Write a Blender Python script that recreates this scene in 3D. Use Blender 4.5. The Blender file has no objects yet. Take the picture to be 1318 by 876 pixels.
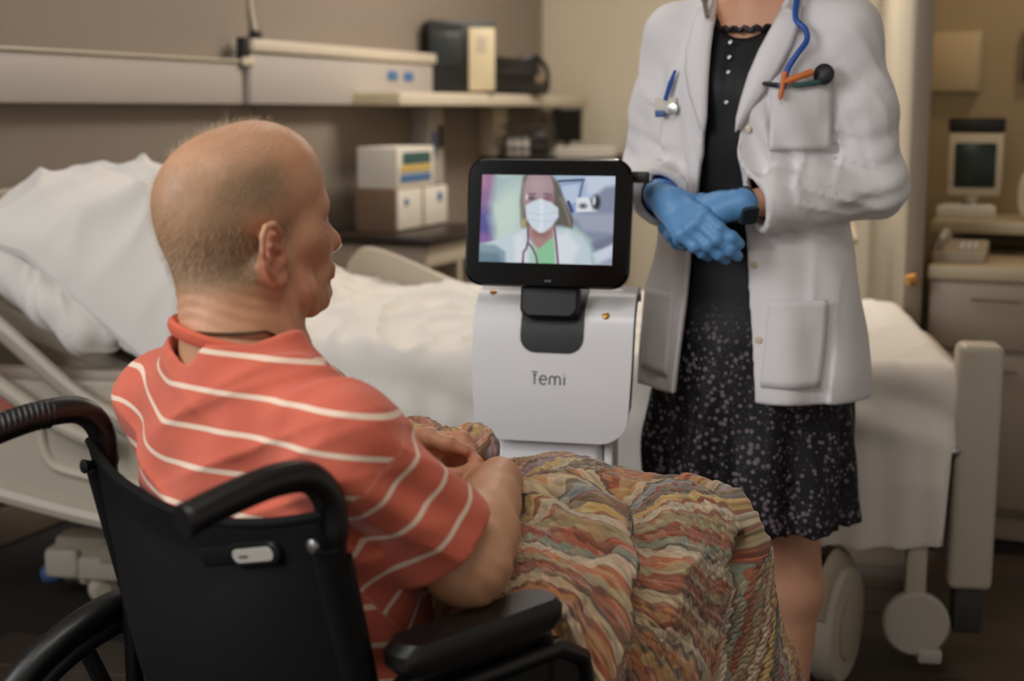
import bpy, bmesh, math, random
import numpy as np
from mathutils import Vector, Matrix

SC = bpy.context.scene
COL = SC.collection
R = math.radians

# ------------------------------------------------------------------ camera
cam = bpy.data.cameras.new('camera'); cam_o = bpy.data.objects.new('camera', cam); COL.objects.link(cam_o)
cam_o.location = (0, 0, 1.2); cam_o.rotation_euler = (R(80.75), 0, 0)
cam.lens = 50; cam.sensor_width = 36; cam.clip_start = .05
cam.dof.use_dof = True; cam.dof.focus_distance = 1.95; cam.dof.aperture_fstop = 3.4
SC.camera = cam_o
# ------------------------------------------------------------------ world, lights, exposure
SC.view_settings.view_transform = 'Standard'; SC.view_settings.look = 'None'
SC.view_settings.gamma = 1; SC.view_settings.use_curve_mapping = False
SC.view_settings.exposure = -0.3
w = bpy.data.worlds.new('world'); SC.world = w; w.use_nodes = True
w.node_tree.nodes['Background'].inputs[0].default_value = (1.0, .92, .83, 1)
w.node_tree.nodes['Background'].inputs[1].default_value = .42
def area(name, loc, target, size, energy, color, size_y=None):
    l = bpy.data.lights.new(name, 'AREA'); l.energy = energy; l.color = color
    l.shape = 'RECTANGLE'; l.size = size; l.size_y = size_y or size
    o = bpy.data.objects.new(name, l); COL.objects.link(o); o.location = loc
    o.rotation_euler = (Vector(target) - Vector(loc)).to_track_quat('-Z', 'Y').to_euler()
    return o
area('window_daylight', (-2.0, .75, 1.95), (.3, 2.2, .85), 1.3, 44, (.95, .97, 1.0), 1.3)
area('ceiling_panel_light', (-.3, 3.6, 2.66), (-.3, 3.6, 0), 1.2, 13, (1, .94, .87), .6)
area('ceiling_panel_light', (.75, 5.4, 2.66), (.3, 5.8, 0), 1.2, 74, (1, .90, .81), .6)
area('ceiling_panel_light', (-.3, .6, 2.66), (-.3, .6, 0), 1.2, 22, (1, .95, .88), .6)
area('nook_downlight', (1.75, 3.95, 2.5), (1.75, 4.1, 1.0), .2, 9, (1, .80, .55))

# ------------------------------------------------------------------ materials
def lin(c):
    return tuple((v/255/12.92 if v/255 <= .04045 else ((v/255+.055)/1.055)**2.4) for v in c[:3]) + (1,)
class NT:
    """small helper around a material's node tree"""
    def __init__(s, name):
        s.m = bpy.data.materials.new(name); s.m.use_nodes = True
        s.t = s.m.node_tree; s.b = s.t.nodes['Principled BSDF']
    def n(s, kind, **kw):
        nd = s.t.nodes.new(kind)
        for k, v in kw.items():
            if k.startswith('i_'):
                nd.inputs[int(k[2:]) if k[2:].isdigit() else k[2:]].default_value = v
            else: setattr(nd, k, v)
        return nd
    def l(s, a, b): s.t.links.new(a, b)
    def math(s, op, a, b=None, c=None):
        nd = s.n('ShaderNodeMath', operation=op)
        for i, v in enumerate((a, b, c)):
            if v is None: continue
            if isinstance(v, (int, float)): nd.inputs[i].default_value = v
            else: s.l(v, nd.inputs[i])
        return nd.outputs[0]
    def mix(s, f, a, b, blend='MIX'):
        nd = s.n('ShaderNodeMix', data_type='RGBA', blend_type=blend)
        for idx, v in ((0, f), (6, a), (7, b)):
            if isinstance(v, (int, float, tuple)): nd.inputs[idx].default_value = v
            else: s.l(v, nd.inputs[idx])
        return nd.outputs[2]
    def attr(s, name): return s.n('ShaderNodeAttribute', attribute_name=name)
    def noise(s, scale, detail=3, rough=.55, vec=None):
        nd = s.n('ShaderNodeTexNoise'); nd.inputs['Scale'].default_value = scale
        nd.inputs['Detail'].default_value = detail; nd.inputs['Roughness'].default_value = rough
        if vec is None: vec = s.n('ShaderNodeTexCoord').outputs['Object']
        s.l(vec, nd.inputs['Vector']); return nd.outputs['Fac']
    def bump(s, h, strength=.3, dist=.002):
        nd = s.n('ShaderNodeBump'); nd.inputs['Strength'].default_value = strength
        nd.inputs['Distance'].default_value = dist; s.l(h, nd.inputs['Height']); s.l(nd.outputs[0], s.b.inputs['Normal'])
    def base(s, v):
        if isinstance(v, tuple): s.b.inputs['Base Color'].default_value = v
        else: s.l(v, s.b.inputs['Base Color'])
    def set(s, **kw):
        for k, v in kw.items(): s.b.inputs[k.replace('_', ' ')].default_value = v
def pm(name, col, rough=.5, metal=0, var=.12, vscale=8, bump=0, bscale=120, coat=0, spec=.5):
    k = NT(name); a = lin(col)
    d = tuple(x*(1-var) for x in a[:3]) + (1,)
    k.base(k.mix(k.noise(vscale), d, a))
    k.set(Roughness=rough, Metallic=metal, Coat_Weight=coat); k.b.inputs['Specular IOR Level'].default_value = spec
    if bump: k.bump(k.noise(bscale, 2), bump)
    return k.m
def emit(name, col, strength):
    k = NT(name); k.base(lin(col)); k.b.inputs['Emission Color'].default_value = lin(col)
    k.b.inputs['Emission Strength'].default_value = strength; return k.m

M = {
 'wall': pm('taupe_wall_vinyl', (137, 125, 113), .7, var=.06, vscale=2, bump=.15, bscale=300),
 'wall_light': pm('cream_wall_paint', (206, 196, 174), .75, var=.05, vscale=2, bump=.1, bscale=250),
 'wall_nook': pm('ochre_wall_paint', (174, 155, 124), .75, var=.06, vscale=2, bump=.1, bscale=250),
 'ceiling': pm('ceiling_tile', (215, 208, 196), .9),
 'rail': pm('grey_powder_coat', (178, 170, 163), .45, var=.04),
 'cream': pm('cream_laminate', (205, 194, 174), .45, var=.04),
 'frame_post': pm('bronze_door_frame', (138, 124, 108), .45, .1),
 'cabinet': pm('taupe_cabinet_laminate', (166, 150, 132), .5, var=.05, vscale=3),
 'counter': pm('beige_counter_top', (186, 170, 142), .4, var=.08, vscale=12),
 'plank': pm('dark_oak_vinyl', (72, 60, 50), .45, var=.4, vscale=9, bump=.2, bscale=60),
 'plank2': pm('dark_walnut_vinyl', (60, 50, 43), .45, var=.4, vscale=9, bump=.2, bscale=60),
 'subfloor': pm('floor_joint_black', (22, 19, 17), .9),
 'white_plastic': pm('robot_white_plastic', (226, 225, 226), .32, var=.02, coat=.2),
 'black_gloss': pm('black_glass', (4, 4, 5), .12, var=0, spec=.3),
 'black_plastic': pm('black_plastic', (17, 17, 19), .42, var=.15),
 'robot_dark': pm('charcoal_plastic', (27, 27, 31), .45, var=.1),
 'letter': pm('grey_lettering', (84, 84, 90), .5, var=0),
 'gold': pm('brass', (200, 150, 80), .3, .8, var=0),
 'black_metal': pm('black_powder_coat', (13, 13, 14), .35, .2, var=.1),
 'grip': pm('black_rubber_grip', (12, 12, 13), .38, var=.1, bump=.1),
 'canvas': pm('black_nylon_upholstery', (9, 9, 10), .8, var=.25, vscale=20, bump=.4, bscale=500, spec=.25),
 'vinyl': pm('black_vinyl_pad', (20, 19, 19), .38, var=.1, bump=.15, bscale=400),
 'steel': pm('brushed_steel', (170, 170, 170), .3, .9, var=.05),
 'plate': pm('pale_grey_label', (188, 182, 172), .5, var=.05),
 'bed_plastic': pm('bed_grey_beige_plastic', (188, 178, 162), .45, var=.04),
 'bed_frame': pm('bed_beige_paint', (176, 164, 145), .42, var=.05),
 'bed_dark': pm('bed_underside_dark', (52, 48, 44), .6),
 'tan': pm('tan_plastic', (196, 160, 106), .5, var=.05),
 'red': pm('red_tag', (188, 104, 84), .6),
 'blue': pm('blue_plastic', (60, 96, 150), .5),
 'blue_rubber': pm('blue_wheel_lock', (74, 98, 140), .5),
 'mattress': pm('mattress_ticking', (206, 202, 196), .8),
 'linen': pm('white_cotton_sheet', (232, 227, 219), .85, var=.03, bump=.12, bscale=700),
 'pillowcase': pm('white_pillow_cotton', (230, 226, 221), .85, var=.03, bump=.12, bscale=700),
 'table_dark': pm('dark_wood_top', (46, 36, 30), .35),
 'cardboard': pm('brown_cardboard', (122, 98, 78), .8),
 'paper': pm('white_carton', (214, 208, 196), .7, var=.04),
 'device_black': pm('black_device_plastic', (20, 20, 21), .4),
 'device_cream': pm('cream_device_plastic', (205, 190, 155), .5),
 'screen_green': pm('monitor_dark_green', (30, 48, 42), .25, var=.5, vscale=20),
 'screen_grey': pm('dim_display', (44, 52, 50), .3, var=.4, vscale=20),
 'green': pm('label_green', (52, 88, 86), .6), 'yellow': pm('label_yellow', (206, 176, 98), .6),
 'label_blue': pm('label_blue', (70, 112, 160), .6),
 'jeans': pm('navy_denim', (40, 52, 74), .85, bump=.3, bscale=600),
 'shoe': pm('brown_shoe_leather', (60, 44, 34), .5),
 'coat': pm('white_coat_cotton', (226, 223, 225), .8, var=.03, bump=.12, bscale=700),
 'tie_pin': pm('pearl_button', (216, 200, 178), .3),
 'orange': pm('orange_plastic', (216, 120, 60), .45),
 'tube_blue': pm('royal_blue_tubing', (34, 84, 168), .35, var=.05),
 'glove': pm('blue_nitrile', (96, 152, 206), .45, var=.1, vscale=30, bump=.25, bscale=90),
 'glove_cuff': pm('bright_blue_nitrile', (48, 112, 214), .4),
 'watch': pm('black_watch_strap', (14, 14, 16), .5), 'watch_face': pm('slate_watch_glass', (44, 56, 66), .2),
 'hair_dark': pm('brown_hair', (70, 50, 38), .6, var=.4, vscale=60),
 'eye': pm('eye_white', (206, 196, 188), .2), 'iris': pm('iris', (50, 60, 66), .2),
 'chain': pm('necklace_metal', (120, 104, 84), .35, .9),
}
# ------------------------------------------------------------------ object helpers
def tagobj(o, label=None, cat=None, group=None, kind=None):
    if label: o['label'] = label
    if cat: o['category'] = cat
    if group: o['group'] = group
    if kind: o['kind'] = kind
    return o
def thing(name, label, cat, loc=(0, 0, 0), rotz=0, group=None):
    o = bpy.data.objects.new(name, None); COL.objects.link(o); o.location = loc; o.rotation_euler = (0, 0, rotz)
    o.empty_display_size = .1
    return tagobj(o, label, cat, group)
def link(name, me, mat, parent=None, loc=None, rotz=0, label=None):
    o = bpy.data.objects.new(name, me); COL.objects.link(o)
    for m in (mat if isinstance(mat, (list, tuple)) else [mat]): me.materials.append(m)
    if parent: o.parent = parent
    if loc is not None: o.location = loc
    o.rotation_euler = (0, 0, rotz)
    if label: o['label'] = label
    return o
class MB:
    """collects geometry (verts, faces) and links it as one mesh object"""
    def __init__(s): s.v = []; s.f = []
    def add(s, v, f):
        n = len(s.v); s.v += [tuple(map(float, p)) for p in v]; s.f += [tuple(i+n for i in q) for q in f]; return s
    def box(s, lo, hi, bev=0, seg=2, mat=None):
        bm = bmesh.new(); bmesh.ops.create_cube(bm, size=1)
        for v in bm.verts:
            v.co = Vector([(lo[i]+hi[i])/2 + v.co[i]*(hi[i]-lo[i]) for i in range(3)])
        if bev: bmesh.ops.bevel(bm, geom=bm.edges[:], offset=bev, segments=seg, affect='EDGES', profile=.5)
        if mat is not None: bm.transform(mat)
        bm.verts.index_update()
        s.add([v.co[:] for v in bm.verts], [[v.index for v in f.verts] for f in bm.faces]); bm.free(); return s
    def tube(s, path, r, n=10, closed=False, flat=1.0):
        P = [Vector(p) for p in path]; N = len(P); rr = r if isinstance(r, (list, tuple)) else [r]*N
        T = []
        for i in range(N):
            a = P[(i-1) % N] if (closed or i > 0) else P[i]; b = P[(i+1) % N] if (closed or i < N-1) else P[i]
            T.append((b-a).normalized())
        u = T[0].orthogonal().normalized(); rings = []
        for i in range(N):
            u = (u - T[i]*u.dot(T[i])).normalized(); wv = T[i].cross(u)
            rings.append([P[i] + (u*math.cos(2*math.pi*k/n) + wv*math.sin(2*math.pi*k/n)*flat)*rr[i] for k in range(n)])
        v = [p[:] for q in rings for p in q]; f = []
        for i in range(N if closed else N-1):
            j = (i+1) % N
            for k in range(n): f.append((i*n+k, i*n+(k+1) % n, j*n+(k+1) % n, j*n+k))
        if not closed:
            f.append(tuple(range(n-1, -1, -1))); f.append(tuple((N-1)*n+k for k in range(n)))
        return s.add(v, f)
    def lathe(s, prof, n=24, mat=None):
        v = []; f = []
        for (r, z) in prof:
            for k in range(n):
                p = Vector((r*math.cos(2*math.pi*k/n), r*math.sin(2*math.pi*k/n), z)); v.append((mat @ p if mat else p)[:])
        for i in range(len(prof)-1):
            for k in range(n): f.append((i*n+k, i*n+(k+1) % n, (i+1)*n+(k+1) % n, (i+1)*n+k))
        f.append(tuple(range(n-1, -1, -1))); f.append(tuple((len(prof)-1)*n+k for k in range(n)))
        return s.add(v, f)
    def prism(s, outline, d0, d1, bev=0, mat=None):
        """outline in the local xy plane extruded from z=d0 to d1; edges softened by a small inset ring"""
        n = len(outline); c = Vector((sum(p[0] for p in outline)/n, sum(p[1] for p in outline)/n))
        def ring(z, ins): return [((Vector(p)-c)*(1-ins/max((Vector(p)-c).length, 1e-6))+c).to_3d()+Vector((0, 0, z)) for p in outline]
        rs = [ring(d0, bev), ring(d0+bev, 0), ring(d1-bev, 0), ring(d1, bev)] if bev else [ring(d0, 0), ring(d1, 0)]
        v = [(mat @ p if mat else p)[:] for r_ in rs for p in r_]; f = []
        for i in range(len(rs)-1):
            for k in range(n): f.append((i*n+k, i*n+(k+1) % n, (i+1)*n+(k+1) % n, (i+1)*n+k))
        f.append(tuple(range(n-1, -1, -1))); f.append(tuple((len(rs)-1)*n+k for k in range(n)))
        return s.add(v, f)
    def grid(s, P):
        """P: array (a, b, 3)"""
        a, b = P.shape[:2]; I = np.arange(a*b).reshape(a, b)
        f = np.stack([I[:-1, :-1], I[1:, :-1], I[1:, 1:], I[:-1, 1:]], -1).reshape(-1, 4)
        return s.add(P.reshape(-1, 3).tolist(), f.tolist())
    def mesh(s, name, smooth=True):
        me = bpy.data.meshes.new(name); me.from_pydata(s.v, [], s.f); me.update()
        if smooth:
            me.polygons.foreach_set('use_smooth', [True]*len(me.polygons))
            try: me.set_sharp_from_angle(angle=R(38))
            except Exception: pass
        return me
    def build(s, name, mat, parent=None, loc=None, rotz=0, label=None, smooth=True):
        return link(name, s.mesh(name, smooth), mat, parent, loc, rotz, label)
def struct(o): o['kind'] = 'structure'; return o
def rrect(wd, ht, r, n=6, cx=0, cy=0):
    """rounded rectangle outline"""
    out = []
    for (sx, sy, a0) in ((1, 1, 0), (-1, 1, 90), (-1, -1, 180), (1, -1, 270)):
        for k in range(n+1):
            a = R(a0+90*k/n); out.append((cx+sx*(wd/2-r)+r*math.cos(a), cy+sy*(ht/2-r)+r*math.sin(a)))
    return out
def rot_to(o_x, o_y, o_z, org=(0, 0, 0)):
    """matrix from column axes"""
    m = Matrix((o_x, o_y, o_z)).transposed().to_4x4(); m.translation = Vector(org); return m
def smooth_path(pts, n=8):
    """Catmull-Rom resampling"""
    P = [np.array(p, float) for p in pts]; P = [2*P[0]-P[1]] + P + [2*P[-1]-P[-2]]; out = []
    for i in range(1, len(P)-2):
        for k in range(n):
            t = k/n
            out.append(tuple(.5*((2*P[i]) + (-P[i-1]+P[i+1])*t + (2*P[i-1]-5*P[i]+4*P[i+1]-P[i+2])*t*t + (-P[i-1]+3*P[i]-3*P[i+1]+P[i+2])*t**3)))
    out.append(tuple(P[-2])); return out
def wob(P, freq, seed, n=7):
    """smooth pseudo-noise in about [-1,1] at points P (...,3)"""
    rg = np.random.RandomState(seed); out = 0
    for k in range(n):
        d = rg.normal(size=3); d *= freq*(.6+rg.rand()*.9)/np.linalg.norm(d); ph = rg.rand()*6.28
        out = out + np.sin(P[..., 0]*d[0]+P[..., 1]*d[1]+P[..., 2]*d[2]+ph)
    return out/(n**.5*1.2)

# ------------------------------------------------------------------ signed-distance volumes and their surface
class Vol:
    def __init__(s, lo, hi, h):
        s.lo = np.array(lo, float); s.h = h; s.n = np.ceil((np.array(hi)-s.lo)/h).astype(int)+1
        s.D = np.full(s.n, .06, np.float32)
    def sub(s, lo, hi):
        a = np.clip(np.floor((np.array(lo)-s.lo)/s.h).astype(int), 0, s.n); b = np.clip(np.ceil((np.array(hi)-s.lo)/s.h).astype(int)+1, 0, s.n)
        if (b <= a).any(): return None
        sl = tuple(slice(a[i], b[i]) for i in range(3))
        X, Y, Z = [(s.lo[i]+np.arange(a[i], b[i])*s.h).astype(np.float32) for i in range(3)]
        return sl, X[:, None, None], Y[None, :, None], Z[None, None, :]
    def comb(s, sl, d, k, op):
        a = s.D[sl]
        if op == 'sub': d = -d; sg = -1
        elif op == 'and': sg = -1
        else: sg = 1
        if sg < 0: a = -a; d = -d
        if k > 0:
            h = np.clip(.5+.5*(a-d)/k, 0, 1); m = a*(1-h)+d*h-k*h*(1-h)
        else: m = np.minimum(a, d)
        s.D[sl] = m if sg > 0 else -m
    def cone(s, a, b, ra, rb, k=.01, op='add'):
        a = np.array(a, float); b = np.array(b, float); pad = k+2.5*s.h
        q = s.sub(np.minimum(a-ra, b-rb)-pad, np.maximum(a+ra, b+rb)+pad)
        if q is None: return
        sl, X, Y, Z = q; ba = b-a; L = max(ba @ ba, 1e-9)
        px, py, pz = X-a[0], Y-a[1], Z-a[2]
        t = np.clip((px*ba[0]+py*ba[1]+pz*ba[2])/L, 0, 1)
        d = np.sqrt((px-t*ba[0])**2+(py-t*ba[1])**2+(pz-t*ba[2])**2)-(ra+(rb-ra)*t)
        s.comb(sl, d, k, op)
    def chain(s, pts, rs, k=.01, op='add'):
        for i in range(len(pts)-1): s.cone(pts[i], pts[i+1], rs[i], rs[i+1], k, op)
    def ball(s, c, r, k=.01, op='add'): s.ell(c, (r, r, r), None, k, op)
    def ell(s, c, r, rot=None, k=.01, op='add'):
        c = np.array(c, float); r = np.array(r, float); Rm = np.eye(3) if rot is None else np.array(rot)
        ext = np.sqrt(((Rm*r)**2).sum(1))+k+2.5*s.h
        q = s.sub(c-ext, c+ext)
        if q is None: return
        sl, X, Y, Z = q; px, py, pz = X-c[0], Y-c[1], Z-c[2]
        l = [px*Rm[0, i]+py*Rm[1, i]+pz*Rm[2, i] for i in range(3)]
        k0 = np.sqrt((l[0]/r[0])**2+(l[1]/r[1])**2+(l[2]/r[2])**2); k1 = np.sqrt((l[0]/r[0]**2)**2+(l[1]/r[1]**2)**2+(l[2]/r[2]**2)**2)
        s.comb(sl, k0*(k0-1)/np.maximum(k1, 1e-6), k, op)
    def stack(s, lv, k=.02, op='add', p=2.2, cap=True):
        """levels (z, cx, cy, rx, ry): stacked super-ellipses"""
        lv = sorted(lv); A = np.array(lv, float)
        # smooth the interpolation
        zz = np.linspace(A[0, 0], A[-1, 0], 60); B = np.stack([zz]+[np.interp(zz, A[:, 0], A[:, i]) for i in range(1, 5)], 1)
        ker = np.array([1, 2, 3, 2, 1])/9
        for i in range(1, 5):
            e = np.pad(B[:, i], 2, mode='edge'); B[:, i] = np.convolve(e, ker, 'valid')
        mx = A[:, 3].max(); my = A[:, 4].max(); pad = k+3*s.h
        q = s.sub((A[:, 1].min()-mx-pad, A[:, 2].min()-my-pad, A[0, 0]-pad), (A[:, 1].max()+mx+pad, A[:, 2].max()+my+pad, A[-1, 0]+pad))
        sl, X, Y, Z = q; zf = Z.ravel()
        cx, cy, rx, ry = [np.interp(zf, B[:, 0], B[:, i]).astype(np.float32)[None, None, :] for i in range(1, 5)]
        d = ((np.abs((X-cx)/rx)**p+np.abs((Y-cy)/ry)**p)**(1/p)-1)*np.minimum(rx, ry)*1.0
        if cap: d = np.maximum(d, np.maximum(A[0, 0]-Z, Z-A[-1, 0]))
        s.comb(sl, d.astype(np.float32), k, op)
    def field(s, fn, lo, hi, k=0, op='add'):
        sl, X, Y, Z = s.sub(lo, hi); s.comb(sl, np.broadcast_to(fn(X, Y, Z), s.D[sl].shape).astype(np.float32), k, op)
    def displace(s, fn, band=.03):
        m = np.argwhere(np.abs(s.D) < band); P = s.lo+m*s.h
        s.D[tuple(m.T)] += fn(P).astype(np.float32)
    def shell(s, th): s.D = np.maximum(s.D, -(s.D+th))
    def extract(s, smooth=1):
        D = s.D; D[0] = np.maximum(D[0], 1e-4); D[-1] = np.maximum(D[-1], 1e-4)
        D[:, 0] = np.maximum(D[:, 0], 1e-4); D[:, -1] = np.maximum(D[:, -1], 1e-4)
        D[:, :, 0] = np.maximum(D[:, :, 0], 1e-4); D[:, :, -1] = np.maximum(D[:, :, -1], 1e-4)
        S = D < 0; c = np.zeros(np.array(S.shape)-1, np.uint8)
        offs = [(i, j, k) for i in (0, 1) for j in (0, 1) for k in (0, 1)]
        nx, ny, nz = S.shape
        for (i, j, k) in offs: c += S[i:nx-1+i, j:ny-1+j, k:nz-1+k]
        act = (c > 0) & (c < 8); ids = np.argwhere(act); idx = np.full(act.shape, -1, np.int64); idx[act] = np.arange(len(ids))
        P = np.zeros((len(ids), 3)); C = np.zeros(len(ids))
        for ax in range(3):
            o1, o2 = [q for q in range(3) if q != ax]
            for a in (0, 1):
                for b in (0, 1):
                    e0 = np.zeros(3, int); e0[o1] = a; e0[o2] = b; e1 = e0.copy(); e1[ax] = 1
                    va = D[tuple((ids+e0).T)].astype(float); vb = D[tuple((ids+e1).T)].astype(float)
                    m = (va < 0) != (vb < 0); t = np.zeros(len(ids)); t[m] = va[m]/(va[m]-vb[m])
                    q = e0+np.outer(t, e1-e0); P[m] += q[m]; C[m] += 1
        V = s.lo+(ids+P/C[:, None])*s.h; F = []
        for ax in range(3):
            o1, o2 = (ax+1) % 3, (ax+2) % 3
            a = [slice(None)]*3; b = [slice(None)]*3; a[ax] = slice(0, -1); b[ax] = slice(1, None)
            A = S[tuple(a)]; B = S[tuple(b)]; e = np.argwhere(A != B)
            e = e[(e[:, o1] > 0) & (e[:, o2] > 0) & (e[:, o1] < S.shape[o1]-1) & (e[:, o2] < S.shape[o2]-1)]
            ins = A[tuple(e.T)]; d1 = np.zeros(3, int); d1[o1] = 1; d2 = np.zeros(3, int); d2[o2] = 1
            q = np.stack([idx[tuple((e-d1-d2).T)], idx[tuple((e-d2).T)], idx[tuple(e.T)], idx[tuple((e-d1).T)]], 1)
            q[~ins] = q[~ins][:, ::-1]; F.append(q)
        F = np.concatenate(F); F = F[(F >= 0).all(1)]
        for _ in range(smooth): V = lap(V, F)
        return V, F
def lap(V, F, lam=.5):
    acc = np.zeros_like(V); cnt = np.zeros(len(V))
    for i in range(4):
        a, b = F[:, i], F[:, (i+1) % 4]
        np.add.at(acc, a, V[b]); np.add.at(acc, b, V[a]); np.add.at(cnt, a, 1); np.add.at(cnt, b, 1)
    return V+(acc/np.maximum(cnt, 1)[:, None]-V)*lam
def normals(V, F):
    n = np.cross(V[F[:, 2]]-V[F[:, 0]], V[F[:, 3]]-V[F[:, 1]]); N = np.zeros_like(V)
    for i in range(4): np.add.at(N, F[:, i], n)
    return N/np.maximum(np.linalg.norm(N, axis=1), 1e-9)[:, None]
def npmesh(name, V, F, attrs=None):
    me = bpy.data.meshes.new(name)
    me.vertices.add(len(V)); me.vertices.foreach_set('co', V.astype(np.float32).ravel())
    k = F.shape[1]; me.loops.add(F.size); me.loops.foreach_set('vertex_index', F.astype(np.int32).ravel())
    me.polygons.add(len(F)); me.polygons.foreach_set('loop_start', np.arange(0, F.size, k, dtype=np.int32))
    try: me.polygons.foreach_set('loop_total', np.full(len(F), k, np.int32))
    except Exception: pass
    me.update(calc_edges=True); me.polygons.foreach_set('use_smooth', [True]*len(F))
    for nme, val in (attrs or {}).items():
        if val.ndim == 1: me.attributes.new(nme, 'FLOAT', 'POINT').data.foreach_set('value', val.astype(np.float32))
        elif val.shape[1] == 4: me.attributes.new(nme, 'FLOAT_COLOR', 'POINT').data.foreach_set('color', val.astype(np.float32).ravel())
        else: me.attributes.new(nme, 'FLOAT_VECTOR', 'POINT').data.foreach_set('vector', val.astype(np.float32).ravel())
    me.validate(); return me
# ================================================================== the setting
W0 = Vector((-1.4, 3.9, 0)); WD = Vector((.371, .9286, 0)); WN = Vector((.9286, -.371, 0)); WR = math.atan2(WD.y, WD.x)
def wl(s, d=0, z=0): return W0 + WD*s + WN*d + Vector((0, 0, z))      # along the headwall, out from it, up
fl = struct(MB().box((-3.5, -.6, -.06), (4.2, 8.6, -.005)).build('floor', M['subfloor']))
pl = MB().box((-.6, -.09, -.006), (.6, .09, 0), .0015, 1).mesh('plank', False); pl.materials.append(M['plank'])
pl2 = MB().box((-.6, -.09, -.006), (.6, .09, 0), .0015, 1).mesh('plank', False); pl2.materials.append(M['plank2'])
rg = random.Random(3); fa = R(-12)
for i in range(-16, 18):
    off = rg.random()*1.2
    for j in range(-4, 5):
        lx, ly = j*1.203+off-.4, 3.0+i*.183
        X = lx*math.cos(fa)-(ly-3)*math.sin(fa); Y = 3+lx*math.sin(fa)+(ly-3)*math.cos(fa)
        if not (-2.3 < X < 3.2 and .7 < Y < 5.6): continue
        if (Vector((X, Y, 0))-W0).dot(WN) < .5 or Y > 3.75 and X > .75: continue
        o = bpy.data.objects.new('plank', pl if rg.random() < .55 else pl2); COL.objects.link(o); o.parent = fl
        o.location = (X, Y, 0); o.rotation_euler = (0, 0, fa)
wlft = struct(MB().box((-4.2, 0, 0), (4.32, .12, 2.7)).build('wall_left', M['wall'], None, W0, WR))
for (a, b) in ((-2.6, -.8), (-.79, 1.28), (1.29, 2.9), (2.91, 4.18)):       # wall panels with open joints
    MB().box((a, -.012, .12), (b, .002, 2.66), .004, 1).build('panel', M['wall'], wlft)
struct(MB().box((-4.2, -.02, 0), (4.2, 0, .1), .004).build('baseboard_left', M['frame_post'], None, W0, WR))
CRN = wl(4.2); BR = math.atan2(-.371, .9286)
wb = struct(MB().box((-.1, 0, 0), (2.3, .12, 2.7)).build('wall_back', M['wall_light'], None, CRN, BR))
struct(MB().box((.0, -.02, 0), (1.78, 0, .1), .004).build('baseboard_back', M['frame_post'], None, CRN, BR))
PD = Vector((.2127, .9771, 0)); PR = math.atan2(PD.y, PD.x)
struct(MB().box((.0, -.038, 0), (3.34, .0, 2.7)).build('wall_partition', M['wall_light'], None, (1.095, 3.93, 0), PR))
struct(MB().box((-.022, -.043, 0), (.02, .003, 2.7), .003).build('trim_1', M['frame_post'], None, (1.095, 3.93, 0), PR))
struct(MB().box((.03, .0, 0), (.10, .012, 2.7), .003).build('trim_2', M['cream'], None, (1.095, 3.93, 0), PR))
# the nook on the right: its back wall runs parallel to the cabinet front
KR = math.atan2(-.41, .91); KD = Vector((math.cos(KR), math.sin(KR), 0)); KN = Vector((-math.sin(KR), math.cos(KR), 0)); K0 = Vector((1.12, 3.965, 0))
def kn(a, d, z): return K0+KD*a+KN*d+Vector((0, 0, z))
struct(MB().box((-.1, .68, 0), (2.2, .78, 2.7)).build('wall_right', M['wall_nook'], None, K0, KR))
struct(MB().box((-3.5, -.6, 2.7), (4.2, 8.6, 2.8)).build('ceiling', M['ceiling']))
# door knob on the post of the nook
# ------------------------------------------------------------------ headwall equipment rail
t = thing('equipment_rail', 'long pale grey headwall rail with a raised stepped section', 'wall rail', wl(0), WR)
MB().box((-2.2, -.075, 1.215), (1.12, -.0, 1.355), .006).build('rail_body', M['rail'], t)
MB().box((-2.2, -.085, 1.355), (1.12, .0, 1.363), .002).build('top_strip', M['cream'], t)
MB().box((1.15, -.09, 1.215), (2.72, -.0, 1.39), .006).build('raised_section', M['rail'], t)
MB().box((1.15, -.105, 1.392), (2.68, -.0, 1.435), .008).build('top_cover', M['cream'], t)
MB().box((1.124, -.088, 1.365), (1.15, -.05, 1.44), .003).build('end_cap', M['device_black'], t)
MB().box((1.10, -.097, 1.345), (1.165, -.085, 1.372), .003).build('end_clip', M['cream'], t)
for a in (2.18, 2.33):
    MB().box((a, -.096, 1.315), (a+.085, -.088, 1.352), .003).build('outlet', M['label_blue'], t, label='small blue outlet')
t = thing('power_lead', 'thin pale cord hanging down the wall above the stepped rail', 'cord', wl(1.27), WR)
MB().tube(smooth_path([(0, -.02, 2.6), (.015, -.022, 2.0), (0, -.02, 1.6), (.02, -.03, 1.445)], 5), .006, 6).build('cable', M['cream'], t)
MB().box((.0, -.04, 1.437), (.04, -.013, 1.47), .004).build('plug', M['device_black'], t)
# ------------------------------------------------------------------ shelf on the headwall
t = thing('wall_shelf', 'long cream shelf running along the wall beyond the rail', 'shelf', wl(0), WR)
MB().box((1.89, -.29, 1.213), (4.12, -.012, 1.265), .005).build('shelf_board', M['cream'], t)
MB().box((1.886, -.285, 1.218), (1.893, -.02, 1.26), .002).build('end_edge', M['device_cream'], t)
for a, c in ((2.55, 'rail'), (3.3, 'cream')):
    MB().box((a, -.10, .6 if a < 3 else .975), (a+.16, -.012, 1.212), .005).build('bracket', M[c], t)
sw = MB().box((2.585, -.105, 1.0), (2.625, -.098, 1.1), .003).build('switch', M['label_blue'], t)
MB().box((2.65, -.112, 1.03), (2.68, -.098, 1.13), .004).build('hook', M['device_black'], t)
def yaw_thing(name, label, cat, s, d, z, yaw, group=None):
    return thing(name, label, cat, wl(s, d, z), yaw, group)
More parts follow.
